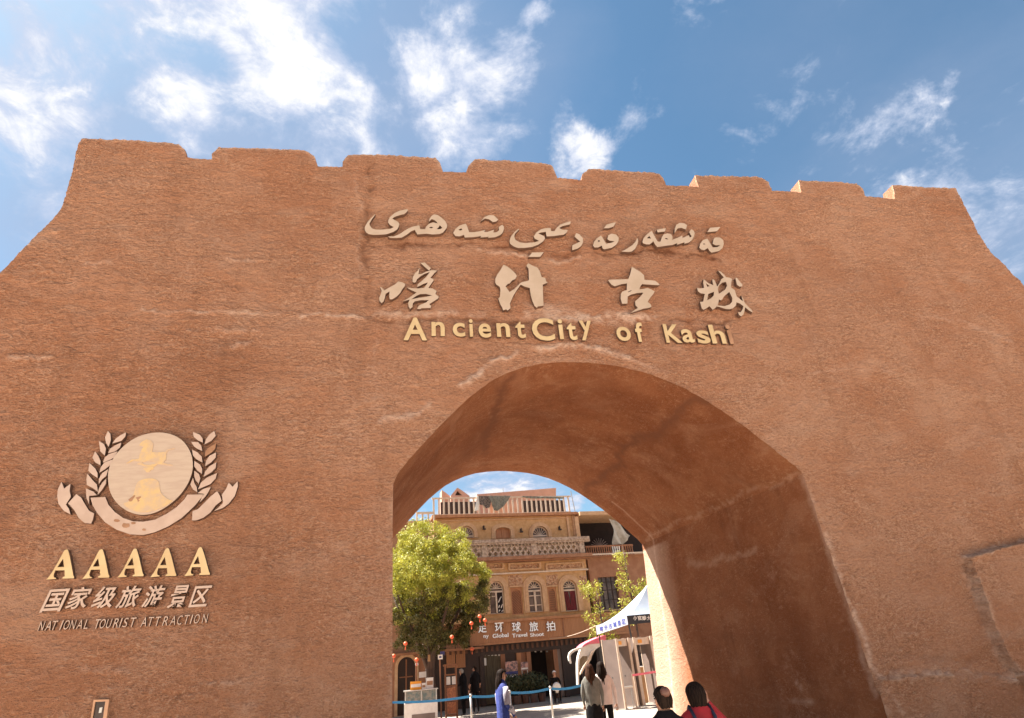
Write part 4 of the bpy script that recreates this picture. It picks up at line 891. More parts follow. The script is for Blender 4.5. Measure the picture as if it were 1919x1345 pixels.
# ground floor
gf = [942, 972, 991, 1041, 1086]
mb = MB(); H.box(mb, uL, uR + .3, ZS0 - .5, ZS0, -.3, .02); mb.build('lintel', WOODD, hot)
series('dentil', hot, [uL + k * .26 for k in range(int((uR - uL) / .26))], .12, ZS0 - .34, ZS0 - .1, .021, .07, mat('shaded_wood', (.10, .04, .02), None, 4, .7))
for x, m_ in ((903, WOODD), (942.5, WOODR), (972.5, WOODO), (991, WOODR), (1041.5, WOODR), (1057, WOODD), (1090, WOODD)):
    u = uf(x, 1240); mb = MB(); H.box(mb, u - .11, u + .11, 0, ZS0 - .501, -.15, .06); mb.build('shopfront_post', m_, hot)
def shop_pane(x0, x1, m_, dd=-.05, name='shop_window', z0=.0):
    mb = MB(); u0, u1 = uf(x0, 1240), uf(x1, 1240); H.box(mb, u0 + .112, u1 - .112, z0 + .05, ZS0 - .502, dd - .05, dd); return mb.build(name, m_, hot)
CURTG = mat('drab_curtain', (.11, .085, .05), (.05, .035, .02), 9, .9, stretch=(3, 3, .2))
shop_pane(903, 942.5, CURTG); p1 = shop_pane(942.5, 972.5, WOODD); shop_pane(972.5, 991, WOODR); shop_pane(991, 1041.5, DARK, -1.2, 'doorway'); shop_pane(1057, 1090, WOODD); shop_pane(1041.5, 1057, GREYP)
mb = MB()
for i in range(5):
    b_ = H.bpx(908 + i * 6.5, 911.5 + i * 6.5, 1225, 1228.5); H.box(mb, b_[0], b_[1], b_[2], b_[3], -.049, -.03)
for i in range(3):
    b_ = H.bpx(1007 + i * 11, 1010 + i * 11, 1219, 1221.5); H.box(mb, b_[0], b_[1], b_[2], b_[3], -.5, -.48)
mb.build('price_tags', WHITE, hot)
b_ = H.bpx(905, 911.5, 1233, 1247); mb = MB(); H.box(mb, b_[0], b_[1], b_[2], b_[3], -.049, -.02); mb.build('notice', WHITE, hot)
# poster boards standing in front
def poster(x0, x1, y0, y1, m_, label, d=.5, parts=()):
    b_ = H.bpx(x0, x1, y0, y1, d); e = empty('poster_board', H.P((b_[0] + b_[1]) / 2, 0, d), label, 'poster board', 'boards in front of the shop')
    mb = MB(); H.box(mb, b_[0], b_[1], b_[2], b_[3], d - .03, d); mb.build('board', m_, e)
    mb = MB(); [mb.tube([H.P(u, 0, d - .015), H.P(u, b_[3] - .02, d - .05)], .015, 5) for u in (b_[0] + .05, b_[1] - .05)]; mb.build('stand', STEEL, e)
    for (a0, a1, c0, c1, mm) in parts:
        q_ = H.bpx(a0, a1, c0, c1, d); mb = MB(); H.box(mb, q_[0], q_[1], q_[2], q_[3], d + .001, d + .008); mb.build('print', mm, e)
PHOTO = mat('photo_print', (.55, .28, .22), (.08, .06, .07), 7, .5, detail=3); NAVY = mat('navy_print', (.03, .035, .14), None, 4, .5)
poster(947.5, 970.5, 1239, 1269, PHOTO, 'photo poster with navy and white strips left of the shop door', parts=[(947.5, 970.5, 1258, 1264, NAVY), (947.5, 970.5, 1264.2, 1268.5, WHITE)])
poster(976, 990, 1240, 1256, PHOTO, 'small tilted photo board just left of the shop door', parts=[(977, 989, 1251, 1254, WHITE)])

# planters with bushes along the shop
LEAFD = mat('dark_leaf', (.035, .05, .015), (.06, .055, .02), 20, .7)
def leaves(mb, c, rad, n, size, up=0.):
    c = Vector(c)
    for _ in range(n):
        d = Vector((random.gauss(0, 1), random.gauss(0, 1), random.gauss(0, 1))).normalized(); r = random.random() ** .4
        p = c + Vector((d.x * rad[0], d.y * rad[1], d.z * rad[2])) * r
        a = Vector((random.gauss(0, 1), random.gauss(0, 1), random.gauss(0, 1))).normalized(); b = a.cross(d if abs(a.dot(d)) < .95 else Vector((0, 0, 1))).normalized(); s_ = size * random.uniform(.6, 1.3)
        mb.add([p - a * s_, p - b * s_ * .45, p + a * s_, p + b * s_ * .45], [(0, 1, 2, 3)])
for k, x in enumerate((953, 968, 984, 1000, 1015)):
    d = .95 + .1 * (k % 2); u = uf(x, 1300, d); base = H.P(u, 0, d); e = empty('potted_bush', base, ['first', 'second', 'third', 'fourth', 'fifth'][k] + ' dark potted bush from the left in the row before the shop', 'plant', 'potted bushes before the shop')
    mb = MB(); mb.tube([(base[0], base[1], 0), (base[0], base[1], .36)], [.16, .22], 10); mb.build('pot', mat('dull_pot', (.10, .05, .035), None, 5), e)
    mb = MB(); leaves(mb, (base[0], base[1], .82 + .08 * math.sin(k * 3)), (.42, .38, .45), 700, .07); mb.build('foliage', LEAFD, e)

# annex to the right
ax = empty('terracotta_house', H.P(uR + 2, 0, -1), 'dark terracotta house with shaded loggia and brown railing right of the ochre shop house', 'building')
DA = -.25
a0, a1 = uR + .28, uf(1200, 1080, DA) + 1.5
win = H.bpx(1124, 1160, 1080.5, 1142, DA); log = H.bpx(1087, 1165, 969.5, 1024, DA)
zl = zf(1047, DA)
mb = MB(); plate(mb, H, [rectloop(a0, a1, ZS0 - .3, zl), rectloop(*win)], DA - .3, DA, back=True); mb.build('wall', TERRA, ax)
mb = MB(); H.box(mb, win[0], win[1], win[2], win[3], DA - .28, DA - .2); wn = mb.build('window', GLASS, ax)
mb = MB(); 
for t in (.25, .5, .75): H.box(mb, win[0] + (win[1] - win[0]) * t - .02, win[0] + (win[1] - win[0]) * t + .02, win[2], win[3], DA - .19, DA - .15)
for t in (.3, .6, .85): H.box(mb, win[0], win[1], win[2] + (win[3] - win[2]) * t - .02, win[2] + (win[3] - win[2]) * t + .02, DA - .19, DA - .155)
mb.build('grille', WOODD, wn)
mb = MB(); H.box(mb, win[0] - .1, win[1] + .1, win[2] - .08, win[2] - .001, DA + .001, DA + .1); mb.build('sill', YELT, ax)
mb = MB(); H.box(mb, a0, a1, zl + .001, zf(1042.5, DA + .3), DA - 1, DA + .35); mb.build('balcony_floor', CREAM, ax)
zt = zf(969.5, DA); ztt = zf(961, DA + .2)
mb = MB(); H.box(mb, uR3 + .15, a1, zt, ztt, DA - 3, DA + .3); mb.build('loggia_roof', YELT, ax)
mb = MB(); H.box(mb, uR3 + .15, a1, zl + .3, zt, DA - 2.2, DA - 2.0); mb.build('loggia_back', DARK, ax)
mb = MB(); u = uf(1084, 1000, DA); H.box(mb, u - .12, u + .12, zl + .3, zt - .001, DA - .2, DA); mb.build('loggia_post', YELT, ax)
mb = MB(); c = H.bpx(1107, 1140, 1010, 1024, DA - 1.9); uc = (c[0] + c[1]) / 2
for k in range(9):
    a = math.pi * (k + 1) / 10; seg(H, mb, (uc, c[2]), (uc + .55 * math.cos(a), c[2] + .5 * math.sin(a)), .04, DA - 1.98, DA - 1.93)
mb.build('fan_grille', GREYP, ax)
rl = H.bpx(1098, 1188, 1021, 1042, DA + .3)
mb = MB(); H.box(mb, rl[0], rl[1], rl[3] - .08, rl[3], DA + .2, DA + .3); H.box(mb, rl[0], rl[1], rl[2], rl[2] + .06, DA + .2, DA + .3); rr = mb.build('balcony_rail', WOODR, ax)
n = 22; bm_ = None
for k in range(n):
    u = rl[0] + (rl[1] - rl[0]) * (k + .5) / n
    mb = MB(); mb.tube([H.P(u, rl[2] + .061, DA + .25), H.P(u, rl[2] + (rl[3] - rl[2]) * .35, DA + .25), H.P(u, rl[2] + (rl[3] - rl[2]) * .55, DA + .25), H.P(u, rl[3] - .081, DA + .25)], [.03, .055, .03, .045], 6); mb.build('baluster', WHITE if 12 <= k <= 15 else WOODR, ax)
lp = [(1140, 971), (1150, 974), (1162, 984), (1176, 999), (1181, 1003), (1174, 1013), (1168, 1020), (1160, 1020), (1148, 1021), (1149, 990)]
cu_ = [H.px(x, y, DA + .1) for x, y in lp]; gx, gz = np.meshgrid(np.arange(min(p[0] for p in cu_), max(p[0] for p in cu_), .08), np.arange(min(p[1] for p in cu_), max(p[1] for p in cu_), .08)); pp = np.stack([gx.ravel(), gz.ravel()], 1); pp = pp[inside(pp, [cu_])]
V2, T = cdt([resample(cu_, .1)], pp); mb = MB(); mb.add([H.P(u, z, DA + .12 + .11 * math.sin(u * 11 + z * 4)) for u, z in V2], [tuple(int(a) for a in t) for t in T]); o = mb.build('awning_sheet', mat('soiled_sheet', (.48, .43, .36), (.34, .29, .22), 2.5, .9), None, True); md = o.modifiers.new('t', 'SOLIDIFY'); md.thickness = .01
tag(o, 'pale sheet hanging slack across the right end of the dark loggia', 'sheet')
mb = MB(); H.box(mb, a0, a1, 0, ZS0 - .31, DA - .6, DA - .5); H.box(mb, a0, a1, .02, zl + 1.6, -7, -3); H.box(mb, a0, a1, zl + .3, ztt - .1, -3.2, -2.6); mb.build('lower_front', WOODD, ax)

# left house behind the tree
lh = empty('corner_house', H.P(-3, 0, 0), 'lower brick house with an arched double door mostly hidden behind the big tree', 'building')
DL = .3; l0, l1 = uf(640, 1150, DL), uf(806, 1150, DL)
zt_ = zf(975, DL)
dr = H.bpx(745, 778.5, 1231, 1330, DL); al = arcloop((dr[0] + dr[1]) / 2, (dr[1] - dr[0]) / 2, .0, dr[3])
al2 = [(p[0], max(p[1], .01)) for p in al]
mb = MB(); plate(mb, H, [rectloop(l0, l1, 0, zt_), al2], DL - .4, DL, back=True); mb.build('wall', TERRA, lh)
mb = MB(); o_ = arcloop((dr[0] + dr[1]) / 2, (dr[1] - dr[0]) / 2 + .14, .0, dr[3] + .14); plate(mb, H, [o_, [(p[0], p[1] + .002) for p in al2]], DL + .002, DL + .07); mb.build('door_surround', YELT, lh)
mb = MB(); plate(mb, H, [al2], DL - .3, DL - .2); dd = mb.build('door', WOODD, lh)
mb = MB(); uc = (dr[0] + dr[1]) / 2; H.box(mb, uc - .03, uc + .03, .05, dr[3] - .1, DL - .2, DL - .16); H.box(mb, dr[0] + .1, dr[1] - .1, dr[3] - .85, dr[3] - .8, DL - .2, DL - .16); mb.build('door_batten', WOODR, dd)
mb = MB(); H.box(mb, l0, l1 + .1, zt_ + .001, zt_ + .12, DL - .5, DL + .15); mb.build('cornice', YELT, lh)
mb = MB(); b_ = H.bpx(780, 812, 966, 972, DL); [H.box(mb, b_[0] + i * .3, b_[0] + i * .3 + .08, zt_ + .121, zt_ + .5, DL - .1, DL) for i in range(4)]; H.box(mb, b_[0], b_[1], zt_ + .501, zt_ + .6, DL - .12, DL + .02); mb.build('roof_parapet', CREAM, lh)
mb = MB(); H.box(mb, l0, l1, .02, zt_ - .1, -7, DL - .401); mb.build('rear_block', TERRA, lh)
# shutters and porch between the corner house and the shop
ub0, ub1 = uf(806, 1230), uf(903, 1230)
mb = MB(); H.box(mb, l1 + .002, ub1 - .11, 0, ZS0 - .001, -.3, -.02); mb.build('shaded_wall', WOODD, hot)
for x0, x1 in ((836.5, 853), (854.5, 872)):
    b_ = H.bpx(x0, x1, 1209, 1251, .05); mb = MB(); n = 5
    for i in range(n):
        w_ = (b_[1] - b_[0]) / n; H.box(mb, b_[0] + i * w_ + .006, b_[0] + (i + 1) * w_ - .006, b_[2], b_[3], .0, .05)
    mb.build('shutter', WOODO, hot)
mb = MB(); H.box(mb, uf(735, 1205, .9), uf(906, 1205, .9), zf(1207, .9), zf(1203, .9), -.02, 1.0); mb.build('porch_roof', WOODR, hot)

# ---------------------------------------------------------------- trees
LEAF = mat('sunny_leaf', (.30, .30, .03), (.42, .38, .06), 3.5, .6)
LEAFB = mat('shaded_olive_leaf', (.13, .10, .02), (.08, .075, .015), 5, .7)
BARK = mat('bark', (.07, .04, .028), (.11, .065, .045), 12, .95, bump=.02, bscale=20, stretch=(1, 1, .3))
for m_ in (LEAF, LEAFB):
    nt = m_.node_tree; b = nt.nodes['Principled BSDF']; tr = N('ShaderNodeBsdfTranslucent'); mx = N('ShaderNodeMixShader'); mx.inputs[0].default_value = .35
    lk = b.inputs['Base Color'].links[0].from_socket; L(lk, tr.inputs[0]); L(b.outputs[0], mx.inputs[1]); L(tr.outputs[0], mx.inputs[2]); L(mx.outputs[0], nt.nodes['Material Output'].inputs[0])
TX, TY = 1.06, 26.4
tree = empty('broadleaf_tree', (TX, TY, 0), 'dense round-crowned tree lit yellow-green on top, standing left of the shop', 'tree')
mb = MB(); mb.tube([(TX, TY, -.05), (TX + .05, TY, .8), (TX - .02, TY, 1.7), (TX + .08, TY, 2.6), (TX + .1, TY, 3.6)], [.27, .21, .19, .18, .12], 12)
for a, l_, r_ in ((.4, 1.9, .1), (1.5, 1.6, .08), (2.6, 1.9, .1), (3.7, 1.7, .09), (5.2, 1.9, .1), (4.5, 1.4, .07)):
    x, y = math.cos(a), math.sin(a); mb.tube([(TX, TY, 1.9 + .3 * math.sin(a * 3)), (TX + x * l_ * .4, TY + y * l_ * .3, 3.0), (TX + x * l_ * .75, TY + y * l_ * .6, 4.0), (TX + x * l_, TY + y * l_ * .9, 5.0)], [r_, r_ * .8, r_ * .5, r_ * .2], 7)
trunk = mb.build('trunk', BARK, tree, True)
rs = random.Random(11); top, low = MB(), MB(); C0 = Vector((1.13, 26.4, 4.90))
for k in range(540):
    a = rs.uniform(0, 2 * math.pi); s_ = rs.uniform(-1, 1); d = Vector((math.cos(a) * math.sqrt(1 - s_ * s_), math.sin(a) * math.sqrt(1 - s_ * s_), s_))
    q = .85 + .28 * noise.noise(d * 2.4) + rs.uniform(-.12, .08)
    if k % 4 == 0: q *= .6
    c = C0 + Vector((d.x * 2.55, d.y * 2.3, d.z * 2.64)) * q
    if c.z < 3.6: c.x += .25; c.z -= .1
    r = rs.uniform(.2, .38); b_ = top if rs.random() < (c.z - 3.6) / 1.6 else low  # lighter leaf on top, darker below: sunlit crown put into the colour
    random.seed(k); leaves(b_, c, (r, r, r * .85), 190, .047)
random.seed(5)
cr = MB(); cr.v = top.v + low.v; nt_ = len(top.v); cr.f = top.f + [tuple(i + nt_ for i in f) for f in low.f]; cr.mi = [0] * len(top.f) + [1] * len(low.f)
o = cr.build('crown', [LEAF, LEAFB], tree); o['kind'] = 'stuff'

# slender trees on the right
def sapling(px, py0, y, h, spread, n, label, seed, m=LEAF):
    random.seed(seed); q = ray(px, py0); t = y / q[1]; bx_, = (CAM[0] + q[0] * t,); e = empty('slender_tree', (bx_, y, 0), label, 'tree'); mb = MB()
    mb.tube([(bx_, y, -.05), (bx_ + .05, y, h * .5), (bx_ - .03, y, h)], [.06, .04, .015], 7); tips = []
    for k in range(13):
        a = random.uniform(0, 6.28); z = h * random.uniform(.45, .95); l_ = spread * random.uniform(.4, 1)
        tp = (bx_ + math.cos(a) * l_, y + math.sin(a) * l_ * .7, z + random.uniform(.1, .6)); mb.tube([(bx_, y, z - .3), ((bx_ + tp[0]) / 2, (y + tp[1]) / 2, z + .1), tp], [.022, .014, .006], 5); tips.append(tp)
    mb.build('trunk', BARK, e, True); mb = MB()
    for tp in tips: leaves(mb, tp, (.35, .3, .3), n, .065); leaves(mb, ((tp[0] + bx_) / 2, (tp[1] + y) / 2, tp[2] - .25), (.3, .3, .3), n // 2, .06)
    o = mb.build('crown', m, e); o['kind'] = 'stuff'; random.seed(5)
sapling(1132, 1200, 28.5, 4.6, 1.0, 70, 'slender leafy tree before the grilled window of the terracotta house', 3)
sapling(1196, 1200, 28, 6.4, .8, 80, 'taller slender tree close beside the right edge of the arch', 9)

# lanterns hung in the tree and from the porch
LAN = mat('lantern_silk', (.62, .07, .02), (.70, .14, .04), 12, .5)
for k, (x, y, dep, txt) in enumerate([(899, 1155, 22.9, 'red lantern highest beside the shop sign'), (909, 1162, 22.7, 'red lantern overlapping the left end of the shop sign'), (883.5, 1168, 22.8, 'red lantern in the lower right edge of the tree crown'), (847, 1193.5, 22.7, 'orange lantern under the middle of the tree crown'),
                                   (884.5, 1216, 29.0, 'red lantern hanging below the porch edge right of the shutters'), (760, 1206, 22.8, 'small red lantern left of the tree trunk'), (738, 1229, 23.5, 'red lantern cut by the left edge of the arch'), (781, 1236, 23.8, 'red lantern above the white freezer by the tree trunk')]):
    q = ray(x, y); t = dep / q[1]; p = CAM + q * t; e = empty('red_lantern', tuple(p), txt, 'lantern', 'red lanterns round the tree'); r = .085 * dep / 26
    mb = MB(); mb.ball(p, (r, r, r * .85), 12); mb.build('silk_body', LAN, e, True)
    mb = MB(); [mb.tube([(p[0], p[1], p[2] + r * .72), (p[0], p[1], p[2] + r * 1.0)], .035, 8)]; mb.build('cap', GOLD, e)
    mb = MB(); mb.tube([(p[0], p[1], p[2] - r), (p[0], p[1], p[2] - r - .12)], [.012, .022], 6); mb.build('tassel', LAN, e)
    mb = MB(); mb.tube([(p[0], p[1], p[2] + r), (p[0], p[1], p[2] + r + .35)], .004, 4); mb.build('cord', BLACK, e)

# ---------------------------------------------------------------- street furniture
def at(px, py, y): q = ray(px, py); return CAM + q * (y / q[1])
# display freezer
fx0, fx1 = at(757.5, 1320, 25)[0], at(820, 1320, 25)[0]; fz = at(790, 1292, 25)[2] + .0
fr_ = empty('display_freezer', ((fx0 + fx1) / 2, 25, 0), 'white glass-topped ice cream display freezer under the tree', 'freezer')
mb = MB(); mb.box((fx0, 25, .06), (fx1, 25.7, fz - .42)); mb.build('cabinet', WHITE, fr_)
mb = MB(); mb.box((fx0 + .28, 24.985, .22), (fx1 - .1, 24.999, .4)); mb.build('vent_grille', GREYP, fr_)
mb = MB(); mb.box((fx0 + .05, 25.05, fz - .419), (fx1 - .05, 25.65, fz - .05)); mb.build('glass_box', mat('tinted_glass', (.10, .14, .14), (.25, .22, .18), 9, .1), fr_)
mb = MB()
for x in (fx0 + .02, (fx0 + fx1) / 2, fx1 - .06): mb.box((x, 24.99, fz - .418), (x + .04, 25.03, fz - .03))
mb.box((fx0 - .03, 24.95, fz - .029), (fx1 + .03, 25.72, fz)); mb.build('metal_frame', STEEL, fr_)
for (x0, x1, h, m_, lb) in ((769, 789.5, .26, ORNG, 'orange carton standing on top of the white freezer'), (790.5, 798, .18, WHITE, 'small white box between the orange carton and the white tub'), (799, 812, .34, WHITE, 'white printed tub at the right end of the freezer top')):
    a, b = at(x0, 1290, 25.3)[0], at(x1, 1290, 25.3)[0]; mb = MB(); mb.box((a, 25.2, fz + .001), (b, 25.45, fz + h)); o = mb.build('carton', m_); tag(o, lb, 'box', 'boxes on the freezer')
    mb = MB(); mb.box((a + .02, 25.19, fz + h * .35), (b - .02, 25.199, fz + h * .75)); mb.build('print', RUST if m_ is WHITE else WHITE, o); mb = MB(); mb.box((a - .008, 25.19, fz + h + .001), (b + .008, 25.46, fz + h + .02)); mb.build('lid', m_, o)
# carved red-wood stand
cx0, cx1 = at(834, 1300, 26.5)[0], at(857, 1300, 26.5)[0]
st = empty('wooden_stand', ((cx0 + cx1) / 2, 26.5, 0), 'carved red-brown wooden display stand with pinned notices beside the tree trunk', 'stand')
mb = MB()
for z in (.12, .62, 1.12, 1.52): mb.box((cx0, 26.4, z), (cx1, 26.75, z + .05))
for x in (cx0, cx1 - .05): mb.box((x, 26.39, 0), (x + .05, 26.45, 1.9)); mb.box((x, 26.7, 0), (x + .05, 26.76, 1.9))
mb.box((cx0 - .04, 26.36, 1.86), (cx1 + .04, 26.8, 1.93)); mb.build('shelf_frame', WOODR, st)
mb = MB()
for z in (.2, .7): mb.box((cx0 + .07, 26.45, z), (cx1 - .07, 26.5, z + .4))
mb.build('carved_panel', mat('polished_wood', (.50, .17, .05), (.32, .09, .03), 14, .35, detail=2), st)
mb = MB()
for a, b_, c, z in ((.06, .22, .0, 1.2), (.28, .46, 0, 1.2)): mb.box((cx0 + a, 26.41, z), (cx0 + b_, 26.42, z + .28))
mb.build('notice', WHITE, st)
# sign posts by the trunk
for px, yt, yb_, pw, m_, lb in ((825, 1222, 1240, 9, WHITE, 'white notice on a brown pole right of the tree trunk'), (781, 1240, 1249, 6, WHITE, 'small white card on a thin pole left of the tree trunk')):
    p = at(px, (yt + yb_) / 2, 25.6); e = empty('notice_post', (p[0], 25.6, 0), lb, 'notice'); mb = MB(); mb.tube([(p[0], 25.6, 0), (p[0] - .02, 25.6, p[2])], .03, 6); mb.build('pole', WOODR, e)
    hw = pw / 98; hz = (yb_ - yt) / 110 / 2; mb = MB(); mb.box((p[0] - hw, 25.55, p[2] - hz), (p[0] + hw, 25.569, p[2] + hz)); mb.build('plate', m_, e)
    mb = MB(); mb.box((p[0] - hw * .5, 25.54, p[2] - hz * .4), (p[0] + hw * .5, 25.549, p[2] + hz * .4)); mb.build('print', NAVY, e)
# papers and things fixed on the trunk
for k, (x, y, w_, h_, m_) in enumerate(((829, 1224, .09, .07, NAVY), (822, 1213, .05, .07, PALEM), (792, 1217, .03, .2, WHITE), (792, 1264, .14, .1, FABW), (804, 1233, .05, .12, CARD))):
    p = at(x, y, 26.02); mb = MB(); mb.box((p[0] - w_, 26.0, p[2] - h_), (p[0] + w_, 26.03, p[2] + h_)); o = mb.build('trunk_notice', m_); tag(o, ['navy card high on the right of the tree trunk', 'small tan card fixed above the navy card on the trunk', 'narrow white strip tied high on the tree trunk', 'crumpled white bag hung low on the tree trunk', 'tan slip halfway up the tree trunk'][k], 'notice')

# belt barrier
tops = [(735.5, 1314, 22.7), (882, 1303, 21.6), (955, 1296, 21.5), (1031, 1288, 21.5), (1090, 1283, 21.5)]
for k, (x, y, dep) in enumerate(tops):
    p = at(x, y, dep)
    if k in (1, 2, 3):
        e = empty('barrier_post', (p[0], p[1], 0), ['slim steel queue post left of the woman in blue', 'slim steel queue post right behind the woman in blue', 'slim steel queue post in front of the person in the white cap'][k - 1], 'barrier post', 'queue posts across the plaza')
        mb = MB(); mb.tube([(p[0], p[1], .02), (p[0], p[1], .97)], .035, 10); mb.tube([(p[0], p[1], .97), (p[0], p[1], 1.04)], .045, 10); mb.build('post', STEEL, e, True)
        mb = MB(); mb.tube([(p[0], p[1], .0), (p[0], p[1], .025)], [.17, .15], 16); mb.build('base', STEEL, e)
for k in range(4):
    a = at(*tops[k]); b = at(*tops[k + 1]); vs = []; n = 10
    for i in range(n + 1):
        t = i / n; p = a + (b - a) * t; z = .985 - .05 * math.sin(math.pi * t)
        if k == 0 and t < .01: pass
        vs += [(p[0], p[1], z - .05), (p[0], p[1], z + .02), (p[0], p[1] + .006, z + .02), (p[0], p[1] + .006, z - .05)]
    mb = MB(); fs = []
    for i in range(n):
        for j in range(4): fs.append((4 * i + j, 4 * i + (j + 1) % 4, 4 * i + 4 + (j + 1) % 4, 4 * i + 4 + j))
    mb.add(vs, fs); tag(mb.build('barrier_belt', BLUE), ['blue belt from the left edge of the arch to the first queue post', 'blue belt crossing the two men in black', 'bright blue belt to the right of the woman in blue', 'dim blue belt right of the last queue post'][k], 'belt', 'blue belts of the queue barrier')

# security gates
def detector(x, y, rot, label, seed, panels=(0, 1)):
    e = empty('security_gate', (x, y, 0), label, 'security gate', 'walk-through security gates'); c, s_ = math.cos(rot), math.sin(rot)
    T_ = lambda a, b, z: (x + a * c - b * s_, y + a * s_ + b * c, z)
    def bb(mb, a0, a1, b0, b1, z0, z1): mb.box8([T_(a0, b0, z0), T_(a1, b0, z0), T_(a1, b1, z0), T_(a0, b1, z0), T_(a0, b0, z1), T_(a1, b0, z1), T_(a1, b1, z1), T_(a0, b1, z1)])
    for k in panels:
        o_ = k * .86 - .43
        mb = MB(); bb(mb, o_ - .05, o_ + .05, -.3, .3, .04, 2.28); p = mb.build('side_panel', GREYP, e)
        mb = MB(); bb(mb, o_ - .06, o_ + .06, -.335, -.301, .0, 2.3); bb(mb, o_ - .06, o_ + .06, .301, .335, .0, 2.3); mb.build('edge_strip', CREAM, p)
        mb = MB(); bb(mb, o_ - .054, o_ - .0501, .02, .06, 1.0, 1.04); mb.build('indicator', BLACK, p)
        mb = MB(); bb(mb, o_ - .09, o_ + .09, -.36, .36, 0, .039); mb.build('foot', STEEL, p)
    if len(panels) > 1:
        mb = MB(); bb(mb, -.379, .379, -.25, .25, 2.02, 2.27); h = mb.build('header', CREAM, e)
        mb = MB(); bb(mb, -.2, .0, -.262, -.251, 2.08, 2.2); mb.build('display', ORNG, h)
g1 = at(1158, 1330, 23.2); g2 = at(1186, 1326, 23.6)
detector(8.0, 23.45, R(38), 'left walk-through metal detector with grey panels under the white canopy', 1)
detector(9.05, 23.9, R(20), 'right walk-through metal detector half hidden behind the black tent leg', 2)

# white canopy tent
tn = empty('canopy_tent', (9.6, 25.4, 0), 'white peaked canopy tent with black and white printed valances above the security gates', 'tent')
A = at(1176, 1161.5, 24.2); B = at(1118, 1181, 26.2); Cc = np.array([A[0] + 2.9, A[1] + .15, A[2] + .02]); Dd = B + (Cc - A); zc = A[2] + .12
A = np.array([A[0], A[1], A[2]]); vh = .2
def quadstrip(mb, a, b, z0a, z1a, z0b, z1b, th=.012):
    d_ = (b - a)[:2]; d_ = d_ / np.linalg.norm(d_); n_ = np.array([d_[1], -d_[0]]) * th
    P_ = lambda p, z, k: (p[0] + n_[0] * k, p[1] + n_[1] * k, z)
    mb.box8([P_(a, z0a, 0), P_(b, z0b, 0), P_(b, z0b, 1), P_(a, z0a, 1), P_(a, z1a, 0), P_(b, z1b, 0), P_(b, z1b, 1), P_(a, z1a, 1)])
VB = mat('black_valance', (.012, .012, .016), None, 3, .6); VW = mat('valance_white', (.36, .37, .42), None, 3, .7)
mb = MB(); quadstrip(mb, A, Cc, A[2] - .17, A[2] + .16, Cc[2] - .17, Cc[2] + .16); vk = mb.build('valance', VB, tn); vk['label'] = 'black valance with white characters'
mb = MB(); quadstrip(mb, B, A, B[2] - .17, B[2] + .17, A[2] - .17, A[2] + .16); vw = mb.build('valance', VW, tn); vw['label'] = 'white valance with blue print'
# canopy with curved ridges
apex = (A + B + Cc + Dd) / 4 + np.array([0.5, 0, 1.5]); mb = MB(); n = 8
cs = [A + [0, 0, .165], B + [0, 0, .175], Dd + [0, 0, .16], Cc + [0, 0, .165]]
for i in range(4):
    p, q = cs[i], cs[(i + 1) % 4]; vs = []
    for r_ in range(n + 1):
        t = r_ / n; zt2 = t ** 1.45
        for c_ in range(n + 1):
            s_ = c_ / n; b0 = p + (q - p) * s_; v = b0 + (apex - b0) * t; v[2] = b0[2] + (apex[2] - b0[2]) * zt2 - .05 * math.sin(math.pi * s_) * (1 - t); vs.append(tuple(v))
    mb.add(vs, [(r_ * (n + 1) + c_, r_ * (n + 1) + c_ + 1, (r_ + 1) * (n + 1) + c_ + 1, (r_ + 1) * (n + 1) + c_) for r_ in range(n) for c_ in range(n)])
mb.build('canopy', mat('tent_canvas', (.30, .34, .40), (.26, .30, .36), 2, .7), tn, True)
for p in (A, B, Cc, Dd):
    mb = MB(); mb.tube([(p[0] + (.12 if p is A else 0), p[1], 0), (p[0] + (.03 if p is A else 0), p[1] + .03, p[2] + .1)], .035, 6); mb.build('leg', BLACK, tn)
mb = MB(); a = math.atan2(Cc[1] - A[1], Cc[0] - A[0]); VA = Frame((A[0], A[1], 0), math.degrees(a)); ab = B - A
for ch, x0, x1 in (('小', 1187, 1193.5), ('官', 1195, 1202.5), ('酿', 1203.5, 1211.5), ('大', 1212.5, 1219)):
    glyph(tn, ch, x0, x1, 1153.5, 1162, fr=VA, d0=.014, d1=.02, bold=.02, m=WHITE, side=WHITE, name='valance_letter')
VBf = Frame((B[0], B[1], 0), math.degrees(math.atan2(A[1] - B[1], A[0] - B[0])))
BLP = mat('blue_print', (.06, .08, .30), None, 4, .6)
for i, ch in enumerate('喀什古城景区'): 
    x0 = 1124 + i * 8.3; y_ = 1181.5 - (x0 - 1118) * .33
    glyph(tn, ch, x0, x0 + 6.2, y_ - 6, y_ + 3.5, fr=VBf, d0=.014, d1=.02, bold=.02, m=BLP, side=BLP, name='valance_letter')
# pink and white inflatable canopy behind
pc = empty('pink_canopy', (7.6, 26.5, 0), 'small pink-topped canopy with curved white ribs left of the security gates', 'canopy')
def ribbon(px_pts, y0, y1, name, m, th=.015):
    pts = [(at(x, y, y0), at(x2, y2, y1)) for (x, y, x2, y2) in px_pts]; vs = []
    for a, b in pts: vs += [tuple(a), tuple(b)]
    mb = MB(); mb.add(vs, [(2 * i, 2 * i + 1, 2 * i + 3, 2 * i + 2) for i in range(len(pts) - 1)]); o = mb.build(name, m, pc, True); md = o.modifiers.new('t', 'SOLIDIFY'); md.thickness = th; return o
PF = Frame((0, 26.2, 0), 0); PZ = (1060, 1200, 9.275)
traced(pc, 'roof', *PZ, [[(270, 118), (330, 60), (440, 0), (560, -50), (700, -95), (705, 35), (560, 50), (420, 60)]], fr=PF, d0=-.5, d1=.3, m=PINKT, side=PINKT)
